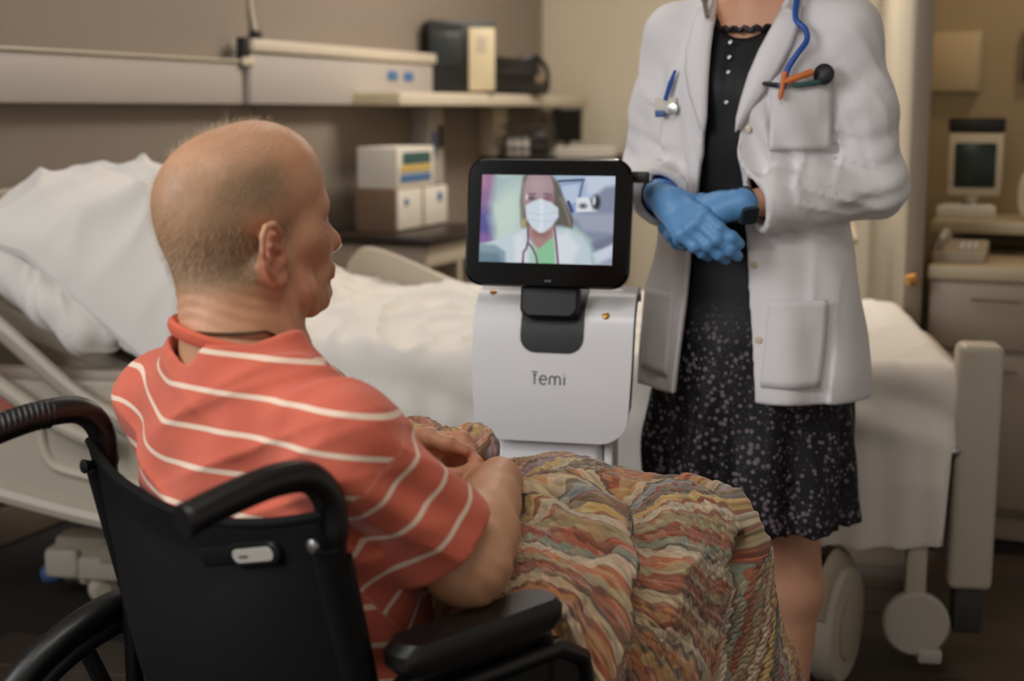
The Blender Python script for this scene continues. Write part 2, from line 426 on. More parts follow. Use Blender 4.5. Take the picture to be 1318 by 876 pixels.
# black device with a cream side panel (face turned to the room)
t = yaw_thing('wall_radio', 'tall black device with cream right panel standing on the wall shelf', 'device', 2.74, .165, 1.265, R(17))
MB().box((-.15, -.05, 0), (.15, .06, .315), .008).build('case', M['device_black'], t)
MB().box((.025, -.062, .012), (.145, -.048, .285), .006).build('front_panel', M['device_cream'], t, label='cream front panel')
MB().box((-.12, -.055, .12), (-.01, -.048, .26), .004).build('display', M['screen_grey'], t)
MB().box((-.13, -.056, .285), (.0, -.048, .305), .003).build('top_strip', M['screen_grey'], t)
for k in range(4): MB().box((.06, -.066, .235-.018*k), (.105, -.06, .243-.018*k), .001, 1).build('slot', M['rail'], t)
# black bag
t = yaw_thing('camera_bag', 'black padded bag with a looped strap lying on the shelf beside the black device', 'bag', 3.28, .20, 1.265, R(35))
v = Vol((-.22, -.14, -.01), (.22, .14, .24), .006)
v.field(lambda X, Y, Z: np.maximum(np.maximum(np.abs(X+.03)-.125, np.abs(Y)-.085), np.abs(Z-.075)-.072), (-.22, -.14, -.01), (.22, .14, .24))
v.ell((.08, 0, .05), (.09, .07, .055), None, .03); v.displace(lambda P: .006*wob(P, 40, 4))
V, F = v.extract(3); link('bag_body', npmesh('bag_body', V, F), M['device_black'], t)
t.scale = (1.05, 1, 1.15)
MB().tube(smooth_path([(.02, -.03, .14), (.09, -.05, .155), (.16, -.03, .12), (.185, -.02, .07), (.16, -.04, .015), (.1, -.07, .02)], 6), .011, 8).build('strap', M['device_black'], t)
MB().box((.07, -.083, .045), (.12, -.07, .08), .004).build('buckle', M['cardboard'], t)
MB().box((-.13, -.09, .085), (.06, -.084, .095), .002).build('zip', M['bed_dark'], t)
# ------------------------------------------------------------------ bedside table and boxes
t = thing('bedside_table', 'white bedside cabinet with a dark top against the wall behind the bed', 'bedside table', wl(1.92, .02), WR)
MB().box((-.32, -.52, .70), (.36, -.01, .735), .006).build('table_top', M['table_dark'], t)
MB().box((-.30, -.50, .05), (-.275, -.02, .70), .003).build('side_panel', M['cabinet'], t)
MB().box((.31, -.50, .05), (.335, -.02, .70), .003).build('side_panel', M['cream'], t)
MB().box((-.275, -.04, .05), (.31, -.02, .70), .002).build('back_panel', M['cabinet'], t)
MB().box((-.275, -.50, .62), (.31, -.485, .70), .003).build('apron', M['cream'], t)
for zz in (.06, .38): MB().box((-.275, -.49, zz), (.31, -.04, zz+.02), .002).build('shelf', M['cream'], t)
MB().box((-.275, -.502, .08), (.31, -.487, .36), .004).build('drawer', M['cream'], t)
MB().box((0.0, -.502, .40), (.02, -.487, .62), .003).build('divider', M['cream'], t)
for sx in (-.29, .32):
    for sy in (-.48, -.04): MB().lathe([(.012, 0), (.02, .004), (.02, .05)], 12).build('foot', M['black_plastic'], t, (sx, sy, 0))
t = thing('storage_box', 'wide brown box with white end flaps under the white carton on the bedside cabinet', 'box', wl(1.98, .25, .735), WR)
MB().box((-.235, -.085, 0), (.235, .085, .165), .004).build('carton', M['cardboard'], t)
for a in (-.225, .01): MB().box((a, -.092, .008), (a+.215, -.084, .16), .003).build('label_panel', M['paper'], t, label='white printed end panel')
MB().box((.13, -.096, .1), (.17, -.091, .135), .001, 1).build('blue_mark', M['label_blue'], t)
MB().box((-.17, -.096, .1), (-.14, -.091, .125), .001, 1).build('blue_mark', M['label_blue'], t)
t = thing('supply_carton', 'white carton with a green and blue printed side on top of the brown box', 'box', wl(1.93, .25, .9), WR)
MB().box((-.165, -.085, 0), (.165, .085, .155), .003).build('carton', M['paper'], t)
MB().box((-.12, -.089, .09), (.13, -.084, .135), .002, 1).build('green_print', M['green'], t)
MB().box((-.14, -.089, .06), (.13, -.084, .086), .002, 1).build('yellow_print', M['yellow'], t)
MB().box((-.14, -.089, .022), (.13, -.084, .052), .002, 1).build('blue_print', M['label_blue'], t)
# ------------------------------------------------------------------ far counter under the shelf
t = thing('back_counter', 'low grey counter along the wall under the far end of the shelf', 'counter', wl(3.5, .022), WR)
MB().box((-.15, -.5, .93), (.66, -.0, .965), .005).build('worktop', M['table_dark'], t)
MB().box((-.13, -.48, .05), (.64, -.01, .93), .004).build('carcass', M['cabinet'], t)
for a in (-.12, .27): 
    d = MB().box((a, -.5, .1), (a+.36, -.48, .9), .004).build('door', M['cream'], t)
    MB().tube([(a+.31, -.52, .7), (a+.31, -.52, .8)], .006, 8).build('handle', M['steel'], d)
t = thing('desk_monitor', 'small black monitor on the back counter under the shelf', 'monitor', wl(3.78, .3, .965), R(8))
MB().box((-.075, -.01, .07), (.075, .02, .24), .006).build('housing', M['device_black'], t)
MB().box((-.065, -.013, .08), (.065, -.009, .23), .002, 1).build('display', M['black_gloss'], t)
MB().tube([(0, .01, .0), (0, .01, .08)], .015, 8).build('stand', M['device_black'], t)
MB().box((-.06, -.05, 0), (.06, .06, .012), .004).build('base', M['device_black'], t)
t = thing('paper_tray', 'white paper tray in front of the small black monitor on the counter', 'tray', wl(3.68, .42, .965), R(5))
for k in range(3): MB().box((-.17+.01*k, -.07, .018*k), (.15, .07, .018*k+.012), .003).build('tray', M['paper'], t)
t = thing('wire_basket', 'dark wire basket of odds and ends on the back counter under the shelf', 'basket', wl(3.38, .24, .965), R(10))
for zz in (.01, .05, .1, .15): MB().tube([(-.12, -.07, zz), (.12, -.07, zz), (.12, .07, zz), (-.12, .07, zz)], .004, 6, True).build('wire', M['bed_dark'], t)
for a in np.linspace(-.12, .12, 7): MB().tube([(a, -.07, .0), (a, -.07, .15)], .003, 6).build('wire', M['bed_dark'], t)
MB().box((-.11, -.06, .012), (.0, .06, .1), .01).build('contents', M['rail'], t)
MB().box((.01, -.06, .012), (.1, .05, .13), .02).build('contents', M['device_black'], t)
t = thing('wall_ledge', 'short cream ledge on the far wall behind the person in the white coat', 'ledge', tuple(CRN+Vector((.9286, -.371, 0))*.56), BR)
MB().box((0, -.16, 1.075), (.9, -.002, 1.135), .008).build('board', M['device_cream'], t)
for a in (.06, .8): MB().box((a, -.12, .98), (a+.02, -.004, 1.075), .003).build('bracket', M['cream'], t)
# brown crate beyond the bed and a lower ledge, seen left of the post
t = thing('side_cabinet', 'brown wooden cabinet standing by the partition behind the bed', 'cabinet', (1.18, 4.75, 0), PR)
MB().box((-.3, .05, .05), (.3, .4, .78), .006).build('carcass', M['cardboard'], t)
MB().box((-.32, .03, .78), (.32, .42, .80), .004).build('top', M['counter'], t)
MB().box((-.312, .07, .1), (-.3, .38, .74), .003).build('door', M['cardboard'], t)
MB().lathe([(.006, 0), (.006, .015), (.012, .018), (.012, .026)], 10, Matrix.Rotation(R(-90), 4, 'Y')).build('knob', M['steel'], t, (-.312, .1, .5))
# ------------------------------------------------------------------ nook cabinet
t = thing('counter_unit', 'long taupe base cabinet with beige counter filling the side room', 'cabinet', tuple(K0), KR)
MB().box((.05, .0, .08), (2.0, .66, .735), .003).build('carcass', M['cabinet'], t)
MB().box((.045, -.02, .735), (2.0, .66, .772), .006).build('worktop', M['counter'], t)
MB().box((.05, .03, 0), (2.0, .6, .08)).build('plinth', M['cabinet'], t)
for k in range(4):
    a = .056+k*.36
    for (z0, z1) in ((.545, .725), (.1, .53)):
        d = MB().box((a, -.018, z0), (a+.348, .0, z1), .004).build('drawer' if z0 > .5 else 'door', M['cabinet'], t)
        MB().tube([(a+.11, -.03, z1-.04), (a+.24, -.03, z1-.04)], .004, 8).build('handle', M['frame_post'], d)
t = thing('raised_ledge', 'raised beige ledge along the back of the side room counter', 'ledge', tuple(K0), KR)
MB().box((.0, .33, .835), (2.0, .67, .872), .006).build('board', M['counter'], t)
for a in (.02, .62, 1.3): MB().box((a, .36, .772), (a+.04, .66, .835), .003).build('support', M['cream'], t)
t = thing('desk_phone', 'grey telephone on the side room counter under the ledge', 'telephone', tuple(kn(.115, .12, .772)), KR)
v = Vol((-.14, -.1, -.005), (.14, .1, .11), .004)
v.field(lambda X, Y, Z: np.maximum(np.maximum(np.abs(X)-.1, np.abs(Y)-.07), np.maximum(-Z, Z-.035-.25*(Y+.07))), (-.14, -.1, -.005), (.14, .1, .11))
V, F = v.extract(2); link('base', npmesh('base', V, F), M['cabinet'], t); t.scale = (.72, .72, .85)
MB().tube(smooth_path([(-.07, -.05, .065), (-.065, -.02, .085), (-.06, .02, .095), (-.065, .05, .085)], 4), [.02]+[.015]*11+[.02], 10).build('handset', M['rail'], t)
for i in range(3):
    for j in range(3): MB().box((.0+.025*i, -.045+.025*j, .045+.006*j), (.016+.025*i, -.029+.025*j, .054+.006*j), .002, 1).build('key', M['paper'], t)
t = thing('paper_pad', 'stack of cream papers on the side room counter right of the telephone', 'papers', tuple(kn(.5, .15, .772)), KR+.1)
for k in range(3): MB().box((-.16+.006*k, -.1, .006*k), (.16-.004*k, .1, .006*k+.005), .001, 1).build('sheet', M['device_cream'], t)
t = thing('clinic_monitor', 'white monitor with a dark green screen and black top on the side room ledge', 'monitor', tuple(kn(.095, .5, .872)), KR+.12)
MB().box((-.075, -.02, .065), (.085, .05, .255), .008).build('housing', M['cream'], t)
MB().box((-.055, -.025, .09), (.065, -.018, .225), .004).build('display', M['screen_green'], t)
MB().box((-.078, -.018, .257), (.088, .045, .3), .006).build('top_unit', M['device_black'], t, label='black top unit')
MB().tube([(0, .01, .03), (0, .01, .08)], .02, 10).build('neck', M['cream'], t)
bs = MB(); bs.prism([(-.10, -.09), (.07, -.09), (.055, .06), (-.06, .06)], 0, .04, .006); bs.build('base', M['paper'], t)
MB().box((-.03, -.07, .036), (.0, -.04, .044), .002, 1).build('button', M['label_blue'], t)
t = thing('suction_unit', 'grey and black medical unit with a bent hose beside the white monitor', 'device', tuple(kn(.32, .5, .872)), KR)
MB().box((-.05, -.06, 0), (.09, .06, .12), .012).build('body', M['cabinet'], t)
MB().box((-.03, -.055, .12), (.08, .05, .2), .012).build('head', M['device_black'], t)
MB().tube(smooth_path([(-.04, -.05, .15), (-.07, -.06, .12), (-.075, -.06, .05), (-.06, -.06, .01)], 5), .012, 8).build('hose', M['cream'], t)
MB().tube([(0.02, 0, .2), (.02, 0, .26)], .012, 8).build('post', M['device_black'], t)
t = thing('wall_notice', 'pale framed notice sheet on the side room wall above the monitor', 'notice', tuple(kn(.015, .68, 0)), KR)
MB().box((-.10, -.025, 1.25), (.07, -.001, 1.44), .004).build('backing', M['counter'], t)
MB().box((-.09, -.032, 1.258), (.058, -.024, 1.43), .002).build('sheet', pm('aged_paper', (206, 184, 150), .8, var=.1, vscale=14), t)
t = thing('wall_chart', 'dark grey framed picture on the side room wall at the photo edge', 'picture', tuple(kn(.245, .68, 0)), KR)
MB().box((-.045, -.02, 1.28), (.2, -.001, 1.44), .004).build('frame', M['frame_post'], t)
MB().box((-.035, -.024, 1.29), (.19, -.018, 1.43), .002).build('picture_panel', pm('slate_print', (70, 78, 74), .5, var=.4, vscale=14), t)
t = thing('door_knob', 'small round brass knob on the dark door post', 'knob', (1.089, 3.885, .74), 0)
MB().lathe([(.004, 0), (.012, 0), (.012, .006), (.006, .01), (.006, .02), (.016, .028), (.018, .036), (.012, .044), (.002, .046)], 16, Matrix.Rotation(R(90), 4, 'X')).build('knob_turned', M['gold'], t)
# ================================================================== hospital bed (x runs from foot to head, y towards the camera)
BA = math.atan2(.14, -.99); BL = (.94, 2.92, 0)
bed = thing('hospital_bed', 'grey beige hospital bed with raised head end behind the wheelchair and robot', 'bed', BL, BA)
MB().box((.04, -.86, .375), (1.42, -.04, .43), .008).build('deck', M['bed_frame'], bed)
MB().box((.05, -.05, .33), (1.9, -.015, .42), .008).build('side_beam', M['bed_frame'], bed)
MB().box((.05, -.89, .33), (1.9, -.855, .42), .008).build('side_beam', M['bed_frame'], bed)
ca, sa = math.cos(R(20)), math.sin(R(20))
mt = Matrix.Translation((1.4, 0, .43)) @ Matrix.Rotation(-R(23.5), 4, 'Y')
MB().box((0, -.86, -.05), (.84, -.04, .0), .008, mat=mt).build('backrest_deck', M['bed_frame'], bed)
MB().box((.2, -.78, .10), (2.12, -.70, .17), .01).build('base_beam', M['bed_frame'], bed)
MB().box((.2, -.22, .10), (2.1, -.14, .17), .01).build('base_beam', M['bed_frame'], bed)
MB().box((.22, -.8, .11), (.30, -.12, .16), .008).build('cross_beam', M['bed_frame'], bed)
MB().box((1.9, -.8, .11), (1.98, -.12, .16), .008).build('cross_beam', M['bed_frame'], bed)
for x in (.5, 1.5):
    for y in (-.72, -.2): MB().tube([(x+.12, y, .14), (x-.05, y, .37)], .028, 10).build('lift_arm', M['bed_frame'], bed)
# footboard, seen almost edge on
MB().prism(rrect(.94, .42, .06), -.028, .028, .012, rot_to((0, 1, 0), (0, 0, 1), (1, 0, 0), (-.03, -.46, .40))).build('footboard', M['bed_plastic'], bed)
post = MB().box((-.075, -.03, .20), (.015, .055, .722), .016, 3).build('corner_post', M['bed_plastic'], bed)
MB().box((-.06, -.02, .10), (.0, .04, .205), .01).build('post_foot', M['bed_dark'], post)
MB().lathe([(.004, 0), (.007, .001), (.006, .004), (.001, .005)], 10, Matrix.Translation((0.012, .054, .5)) @ Matrix.Rotation(R(-90), 4, 'X')).build('screw', M['steel'], post)
# lower rails at the foot end
MB().box((.06, -.06, .285), (1.1, -.02, .345), .008).build('lower_rail', M['bed_frame'], bed)
MB().box((.2, -.30, .175), (.75, -.24, .265), .008).build('cross_bar', M['cabinet'], bed)
# round grey hub on its fork, and the big caster beside it
hub = MB().lathe([(.03, -.016), (.062, -.016), (.070, -.008), (.070, .012), (.064, .018), (.01, .02)], 28, Matrix.Translation((.075, .03, .118)) @ Matrix.Rotation(R(-90), 4, 'X')).build('brake_hub', M['rail'], bed, label='round grey brake hub')
MB().box((.055, .0, .17), (.10, .035, .30), .01).build('fork', M['bed_plastic'], hub)
MB().box((.02, .02, .035), (.07, .055, .065), .006).build('pedal', M['rail'], hub)
def caster(x, y, r, wdt, ang=0):
    mt = Matrix.Translation((x, y, r)) @ Matrix.Rotation(ang, 4, 'Z') @ Matrix.Rotation(R(90), 4, 'X')
    c = MB().lathe([(r*.75, -wdt/2), (r*.95, -wdt/2+.004), (r, -wdt*.3), (r, wdt*.3), (r*.95, wdt/2-.004), (r*.75, wdt/2)], 32, mt).build('caster', M['bed_plastic'], bed)
    MB().lathe([(r*.5, -wdt/2-.008), (r*.6, -wdt/2-.004), (r*.6, wdt/2+.004), (r*.5, wdt/2+.008)], 24, mt).build('wheel_cover', M['bed_frame'], c)
    m2 = Matrix.Translation((x, y, r)) @ Matrix.Rotation(ang, 4, 'Z')
    arc = [(0+math.cos(R(a))*(r+.012), 0, math.sin(R(a))*(r+.012)) for a in range(20, 161, 14)]
    MB().tube([(m2 @ Vector(p))[:] for p in arc], wdt*.42, 8, flat=.35).build('mud_guard', M['bed_frame'], c)
    return c
caster(.245, .075, .125, .06, R(68)); caster(.3, -.76, .1, .045, R(20)); caster(1.85, -.76, .075, .04, R(10))
# head-end base foot with its blue wheel lock
fo = MB().box((1.7, -.215, .065), (2.10, -.125, .125), .012).build('base_foot', M['bed_plastic'], bed)
MB().box((2.03, -.22, .070), (2.12, -.115, .145), .016).build('foot_cap', M['bed_plastic'], fo)
MB().tube([(2.11, -.185, .065), (2.15, -.185, .055)], [.026, .022], 12).build('wheel_lock', M['blue_rubber'], fo, label='blue wheel lock')
caster(1.99, -.165, .036, .03, R(30))
# lowered near side rail: a big moulded panel
def outl(): 
    return smooth_path([(1.30, .30), (1.30, .52), (1.40, .59), (1.9, .60), (2.26, .58), (2.32, .50), (2.3, .42), (2.1, .335), (1.8, .275), (1.5, .255), (1.35, .265)], 5)
sr = MB().prism([(p[0], p[1]) for p in outl()], -.018, .018, .008, rot_to((1, 0, 0), (0, 0, 1), (0, -1, 0), (0, .055, 0))).build('side_rail', M['bed_plastic'], bed, label='moulded side rail panel')
MB().tube([(p[0], .077, p[1]) for p in smooth_path([(2.31, .45), (2.2, .365), (2.0, .31), (1.8, .275), (1.5, .256), (1.33, .27)], 6)], .021, 8).build('edge_rim', M['bed_plastic'], sr)
MB().tube([(p[0], .076, p[1]) for p in smooth_path([(1.40, .545), (1.40, .40), (1.44, .35), (1.7, .36), (1.93, .39), (2.0, .43), (2.01, .55)], 6)], .011, 8).build('groove_rim', M['cream'], sr)
MB().box((1.52, .066, .515), (2.0, .084, .555), .01).build('grip_inset', M['tan'], sr, label='tan hand grip')
MB().prism(rrect(.10, .03, .012), -.003, .003, .001, rot_to((1, 0, 0), (0, 0, 1), (0, -1, 0), (2.08, .08, .545))).build('red_tag', M['red'], sr, label='small red tag')
# raised near bars of the head section
MB().tube(smooth_path([(1.72, .10, .47), (1.9, .105, .57), (2.06, .105, .705), (2.3, .10, .90)], 6), .032, 10, flat=.6).build('head_rail', M['bed_plastic'], bed)
MB().tube(smooth_path([(1.82, .115, .46), (1.95, .12, .515), (2.12, .12, .625), (2.35, .12, .77)], 6), .02, 10).build('head_rail', M['bed_plastic'], bed)
MB().box((1.72, -.02, .46), (2.2, .02, .62), .02).build('pivot_cover', M['cabinet'], bed)
# far side rails
def rail_panel(pts, y):
    return MB().prism(pts, -.018, .018, .01, rot_to((1, 0, 0), (0, 0, 1), (0, -1, 0), (0, y, 0))).build('side_rail', M['tan' if 0 else 'bed_plastic'], bed)
rail_panel([(p[0], p[1]) for p in smooth_path([(.78, .53), (.82, .59), (.94, .625), (1.17, .685), (1.46, .80), (1.54, .79), (1.56, .70), (1.42, .57), (1.12, .48), (.87, .47), (.78, .53)], 5)[:-1]], -.96)
rail_panel([(p[0], p[1]) for p in smooth_path([(.14, .54), (.14, .70), (.2, .745), (.45, .755), (.62, .73), (.68, .68), (.68, .58), (.66, .52), (.4, .50), (.2, .50), (.14, .54)], 5)[:-1]], -.96)
# headboard
MB().prism(rrect(.9, .55, .08), -.02, .02, .01, rot_to((0, 1, 0), (0, 0, 1), (1, 0, 0), (2.34, -.46, .72))).build('headboard', M['bed_plastic'], bed)

# ------------------------------------------------------------------ mattress (top-level: rests on the bed)
def top_z(s, base=.0):
    """height of the lying surface along the bed"""
    s = np.asarray(s, float); k = np.clip((s-1.28)/.25, 0, 1)
    return .66+base+np.where(s > 1.28, np.where(s < 1.53, .5*.25*k*k*.44, .5*.25*.44+(s-1.53)*.44), 0)
mx = np.linspace(.035, 2.16, 46); n = 24; oz = []
Pm = np.zeros((46, 28, 3)); o = rrect(.87, .2, .05, 6)
for i, s in enumerate(mx):
    sh = 1-.06*max(0, 1-min(i, 45-i)/2.0)
    for j, (a, b) in enumerate(o): Pm[i, j] = (s, -.46+a*sh, float(top_z(s, -.018))-.1+b*sh)
Pm = np.concatenate([Pm, Pm[:, :1]], 1)
mb = MB(); mb.grid(Pm); k = len(mb.v)
mb.f.append(tuple(range(0, 28))); mb.f.append(tuple(45*29+q for q in range(27, -1, -1)))
tagobj(mb.build('mattress', M['mattress'], None, BL, BA), 'pale mattress lying on the hospital bed under the white sheet', 'mattress')

# ------------------------------------------------------------------ sheet: one cloth over the mattress, hanging at the near side and foot
def ridge(P, f, seed):
    return 1-np.abs(wob(P, f, seed, 5))
us = np.concatenate([np.linspace(-.36, 0, 34)[:-1], np.linspace(0, 2.0, 190)]); vs = np.concatenate([np.linspace(-.22, 0, 14)[:-1], np.linspace(0, .92, 96), np.linspace(.92, 1.36, 50)[1:]])
U, Vv = np.meshgrid(us, vs, indexing='ij')
du = np.maximum(-U, 0); dn = np.maximum(Vv-.92, 0); df = np.maximum(-Vv, 0)
rr = .05
def edge(d):                                            # rounded fall over an edge: outward run, drop
    a = np.clip(d/(rr*1.57), 0, 1)*math.pi/2
    return rr*np.sin(a), rr*(1-np.cos(a))+np.maximum(d-rr*1.57, 0)
ou, zu = edge(du); on, zn = edge(dn); of, zf = edge(df)
X = np.maximum(U, 0)-ou+.045; Y = -.93+np.clip(Vv, 0, .92)+on-of-.018
hang = .30+.17*np.clip((U-.55)/.12, 0, 1)               # longer at the foot end
zn = np.where(zn > 0, zn*1.0, 0)
Z = top_z(np.maximum(U, 0), .012)-np.maximum(np.maximum(zu, zn), zf)-.25*np.minimum(zu, zn)
flat = np.stack([U, Vv, 0*U], -1)
onTop = np.exp(-((zu+zn+zf)/.03)**2)
w1 = ridge(flat*np.array([1, .6, 1]), 15, 5)**4*.030+ridge(flat*np.array([.8, 1, 1]), 29, 6)**5*.016+wob(flat, 9, 7)*.014
calm = np.clip((.42-U)/.15, 0, 1); w1 = w1*(1-.75*calm)
bunch = np.exp(-((U-1.15)/.28)**2)*(1+.6*ridge(flat, 26, 8)**2)*.035*np.clip((Vv-.0)/.2, 0, 1)*np.clip((.9-Vv)/.2, 0, 1)
Z = Z+onTop*(w1+bunch)
fall = np.clip((zn-.05)/.2, 0, 1); ph = 30*U+1.2*np.sin(9*U+1)+2.5*zn
fold = .5+.5*np.sin(ph); Y = Y+fall*(.010+.030*fold+.008*np.sin(71*U+3))+.02*np.exp(-((zn-.10)/.05)**2)*wob(flat, 35, 9)
fallu = np.clip((zu-.05)/.2, 0, 1); X = X-fallu*(.006+.01*(.5+.5*np.sin(28*Vv)))*0.6
X = np.maximum(X, -.0)
cut = np.where(U < -.02, .16, 0)+np.where(U < -.02, 0, 1)*np.where(U < .75, .36+.02*np.sin(12*U), .24-.10*np.clip((U-1.5)/.2, 0, 1)); Z = np.maximum(Z, top_z(np.maximum(U, 0))-cut)
P = np.stack([X, Y, Z], -1); mb = MB(); mb.grid(P)
o = mb.build('bed_sheet', M['linen'], None, BL, BA); md = o.modifiers.new('thickness', 'SOLIDIFY'); md.thickness = .004; md.offset = 1
tagobj(o, 'white rumpled cotton sheet covering the mattress and hanging over the near edge', 'sheet')

# ------------------------------------------------------------------ pillow
def pillow(name, L, Wd, T, seed, n=84):
    a = np.linspace(-1, 1, n); A, B = np.meshgrid(a, a, indexing='ij'); out = []
    th = (np.clip(1-A**4, 0, 1)**.5*np.clip(1-B**4, 0, 1)**.5)
    xx = A*L/2*(1-.07*(1-np.abs(A)**2)*0-.06*(B**2)*(1-A**2)); yy = B*Wd/2*(1-.08*(A**2)*(1-B**2))
    fl = np.stack([xx, yy, 0*xx], -1)
    wr = (ridge(fl*np.array([1, 1.8, 1]), 15, seed)**5*.050+ridge(fl*np.array([1.5, 1, 1]), 27, seed+1)**6*.032+wob(fl, 11, seed+2)*.016)*th**1.3
    top = np.stack([xx, yy, T*th*.62+wr], -1); bot = np.stack([xx, yy, -T*th*.38], -1)[:, ::-1]
    mb = MB(); mb.grid(top); mb.grid(bot); return mb
mb = pillow('pillow', .62, .98, .17, 21); Vp, ix = np.unique(np.round(np.array(mb.v), 5), axis=0, return_inverse=True); Fp = ix.reshape(-1)[np.array(mb.f)]; mb.f = Fp.tolist()
for _ in range(2): Vp = lap(Vp, Fp)
mb.v = Vp.tolist()
v = np.array(mb.v); s = v[:, 0]; y = v[:, 1]; z = v[:, 2]
# droop of the near corner over the edge of the bed and a sag along the slope
droop = np.clip((y-.28)/.2, 0, 1)**2*np.clip((.16-s)/.3, 0, 1)
z2 = z-.17*droop-.05*np.clip((y-.33)/.16, 0, 1); x2 = s-.05*droop
tl = R(15); XX = 1.86+x2*math.cos(tl)-z2*math.sin(tl); ZZ = .895+x2*math.sin(tl)+z2*math.cos(tl)
mb.v = np.stack([XX, y-.405, ZZ], 1).tolist()
tagobj(mb.build('pillow', M['pillowcase'], None, BL, BA), 'large white crumpled pillow on the raised head end of the bed', 'pillow')
# ------------------------------------------------------------------ bunched top sheet hanging at the near edge below the pillow
v = Vol((1.74, -.12, .58), (2.34, .14, 1.10), .005)
bp = [(2.24, -.05, 1.00), (2.15, .005, .915), (2.07, .035, .835), (1.98, .05, .765), (1.91, .05, .715), (1.845, .03, .715)]
v.chain(bp, [.045, .05, .056, .055, .052, .03], .02); v.ell((1.93, .055, .745), (.07, .035, .05), None, .02); v.ell((1.87, .04, .70), (.05, .03, .035), None, .015)
def bunch_d(P):
    t_ = (P[:, 0]-1.85)*.72-(P[:, 2]-.72)*-.69; a_ = np.arctan2(P[:, 1]-.02, (P[:, 2]-.72)*.72-(P[:, 0]-1.85)*.69)
    rd = lambda c, p=3: (1-np.abs(np.sin(c)))**p
    return -.014*rd(a_*2.2+t_*9+.6)-.008*rd(a_*4+t_*22)+.006+.004*wob(P, 45, 17)
v.displace(bunch_d, .05); V, F = v.extract(2)
tagobj(link('bunched_top_sheet', npmesh('bunched_top_sheet', V, F), M['pillowcase'], None, BL, BA), 'crumpled white top sheet bunched below the pillow at the bed edge', 'sheet')
# ================================================================== telepresence robot (x is its front)
RBA = math.atan2(-.975, -.22); rob = thing('telepresence_robot', 'white and charcoal telepresence robot with tablet head showing a video call', 'robot', (.084, 2.54, 0), RBA)
# base and lower column
MB().prism(smooth_path([(.16, -.10), (.17, 0), (.16, .10), (.08, .155), (-.06, .165), (-.15, .11), (-.165, 0), (-.15, -.11), (-.06, -.165), (.08, -.155), (.16, -.10)], 5)[:-1], .03, .125, .03).build('base', M['white_plastic'], rob)
MB().prism(rrect(.24, .26, .08), .015, .05, .005).build('skirt', M['robot_dark'], rob)
for (x, y) in ((.0, .13), (.0, -.13)): MB().lathe([(.03, -.015), (.06, -.015), (.062, 0), (.06, .015), (.03, .015)], 24, Matrix.Translation((x, y, .062)) @ Matrix.Rotation(R(90), 4, 'X')).build('wheel', M['black_plastic'], rob)
for x in (.12, -.12): MB().lathe([(.01, -.01), (.022, -.01), (.022, .01), (.01, .01)], 16, Matrix.Translation((x, 0, .022)) @ Matrix.Rotation(R(90), 4, 'X')).build('caster', M['black_plastic'], rob)
MB().prism(rrect(.075, .20, .02), .11, .66, .012, Matrix.Translation((.012, -.012, 0))).build('column', M['white_plastic'], rob)
MB().box((-.03, .092, .115), (.045, .108, .655), .005).build('column_edge', M['white_plastic'], rob)
MB().prism(rrect(.08, .17, .02), .12, .80, .01, Matrix.Translation((-.055, 0, 0))).build('back_column', M['robot_dark'], rob)
MB().box((-.15, -.11, .50), (-.08, .11, .515), .006).build('tray', M['robot_dark'], rob)
# curved white front panel with rounded lower corners
prof = np.array(smooth_path([(-.105, .862), (-.07, .878), (-.03, .884), (.01, .876), (.042, .852), (.060, .815), (.070, .765), (.076, .71), (.076, .66), (.072, .615)], 7))
seg = np.r_[0, np.cumsum(np.linalg.norm(np.diff(prof, axis=0), axis=1))]; Lp = seg[-1]
def panel_sheet(hw, s0, s1, rc, off, nn=60, bow=0.0, cy=0, rc_top=0):
    ss = np.linspace(s0, s1, nn)
    ss = s1-(s1-s0)*(1-np.linspace(0, 1, nn))**1.6 if rc else ss
    px = np.interp(ss, seg, prof[:, 0]); pz = np.interp(ss, seg, prof[:, 1])
    tx = np.gradient(px, ss); tz = np.gradient(pz, ss); nl = np.hypot(tx, tz); nx, nz = -tz/nl, tx/nl
    px, pz = px+nx*off, pz+nz*off; P = []
    for i, s_ in enumerate(ss):
        d = s1-s_; h_ = hw+bow*math.sin(math.pi*min(1, s_/Lp))
        if rc and d < rc: h_ -= rc-math.sqrt(max(rc*rc-(rc-d)**2, 0))
        d = s_-s0
        if rc_top and d < rc_top: h_ -= rc_top-math.sqrt(max(rc_top**2-(rc_top-d)**2, 0))
        P.append([(px[i], cy+a*h_, pz[i]) for a in np.linspace(-1, 1, 31)])
    return np.array(P)
def slab(front, back, name, mat, label=None):
    mb = MB(); a, b = front.shape[:2]
    ring = lambda G: [G[0, j] for j in range(b)]+[G[i, b-1] for i in range(1, a)]+[G[a-1, j] for j in range(b-2, -1, -1)]+[G[i, 0] for i in range(a-2, 0, -1)]
    mb.grid(front); mb.grid(back[:, ::-1]); r1, r2 = ring(front), ring(back); n = len(r1)
    mb.add(list(r1)+list(r2), [(k, (k+1) % n, n+(k+1) % n, n+k) for k in range(n)])
    o = mb.build(name, mat, rob, label=label); return o
pan = slab(panel_sheet(.136, 0, Lp, .05, 0, bow=.008), panel_sheet(.136, 0, Lp, .05, -.012, bow=.008), 'front_panel', M['white_plastic'], 'curved white front panel')
slab(panel_sheet(.138, .02, Lp-.02, .05, -.0125, bow=.007), panel_sheet(.138, .02, Lp-.02, .05, -.022, bow=.007), 'panel_lining', M['robot_dark'])
s_a = seg[np.argmin(abs(prof[:, 0]+.02))]
slab(panel_sheet(.0565, s_a, s_a+.152, .028, .0022), panel_sheet(.0565, s_a, s_a+.152, .028, -.006), 'neck_inset', M['robot_dark'], 'charcoal inset below the tablet')
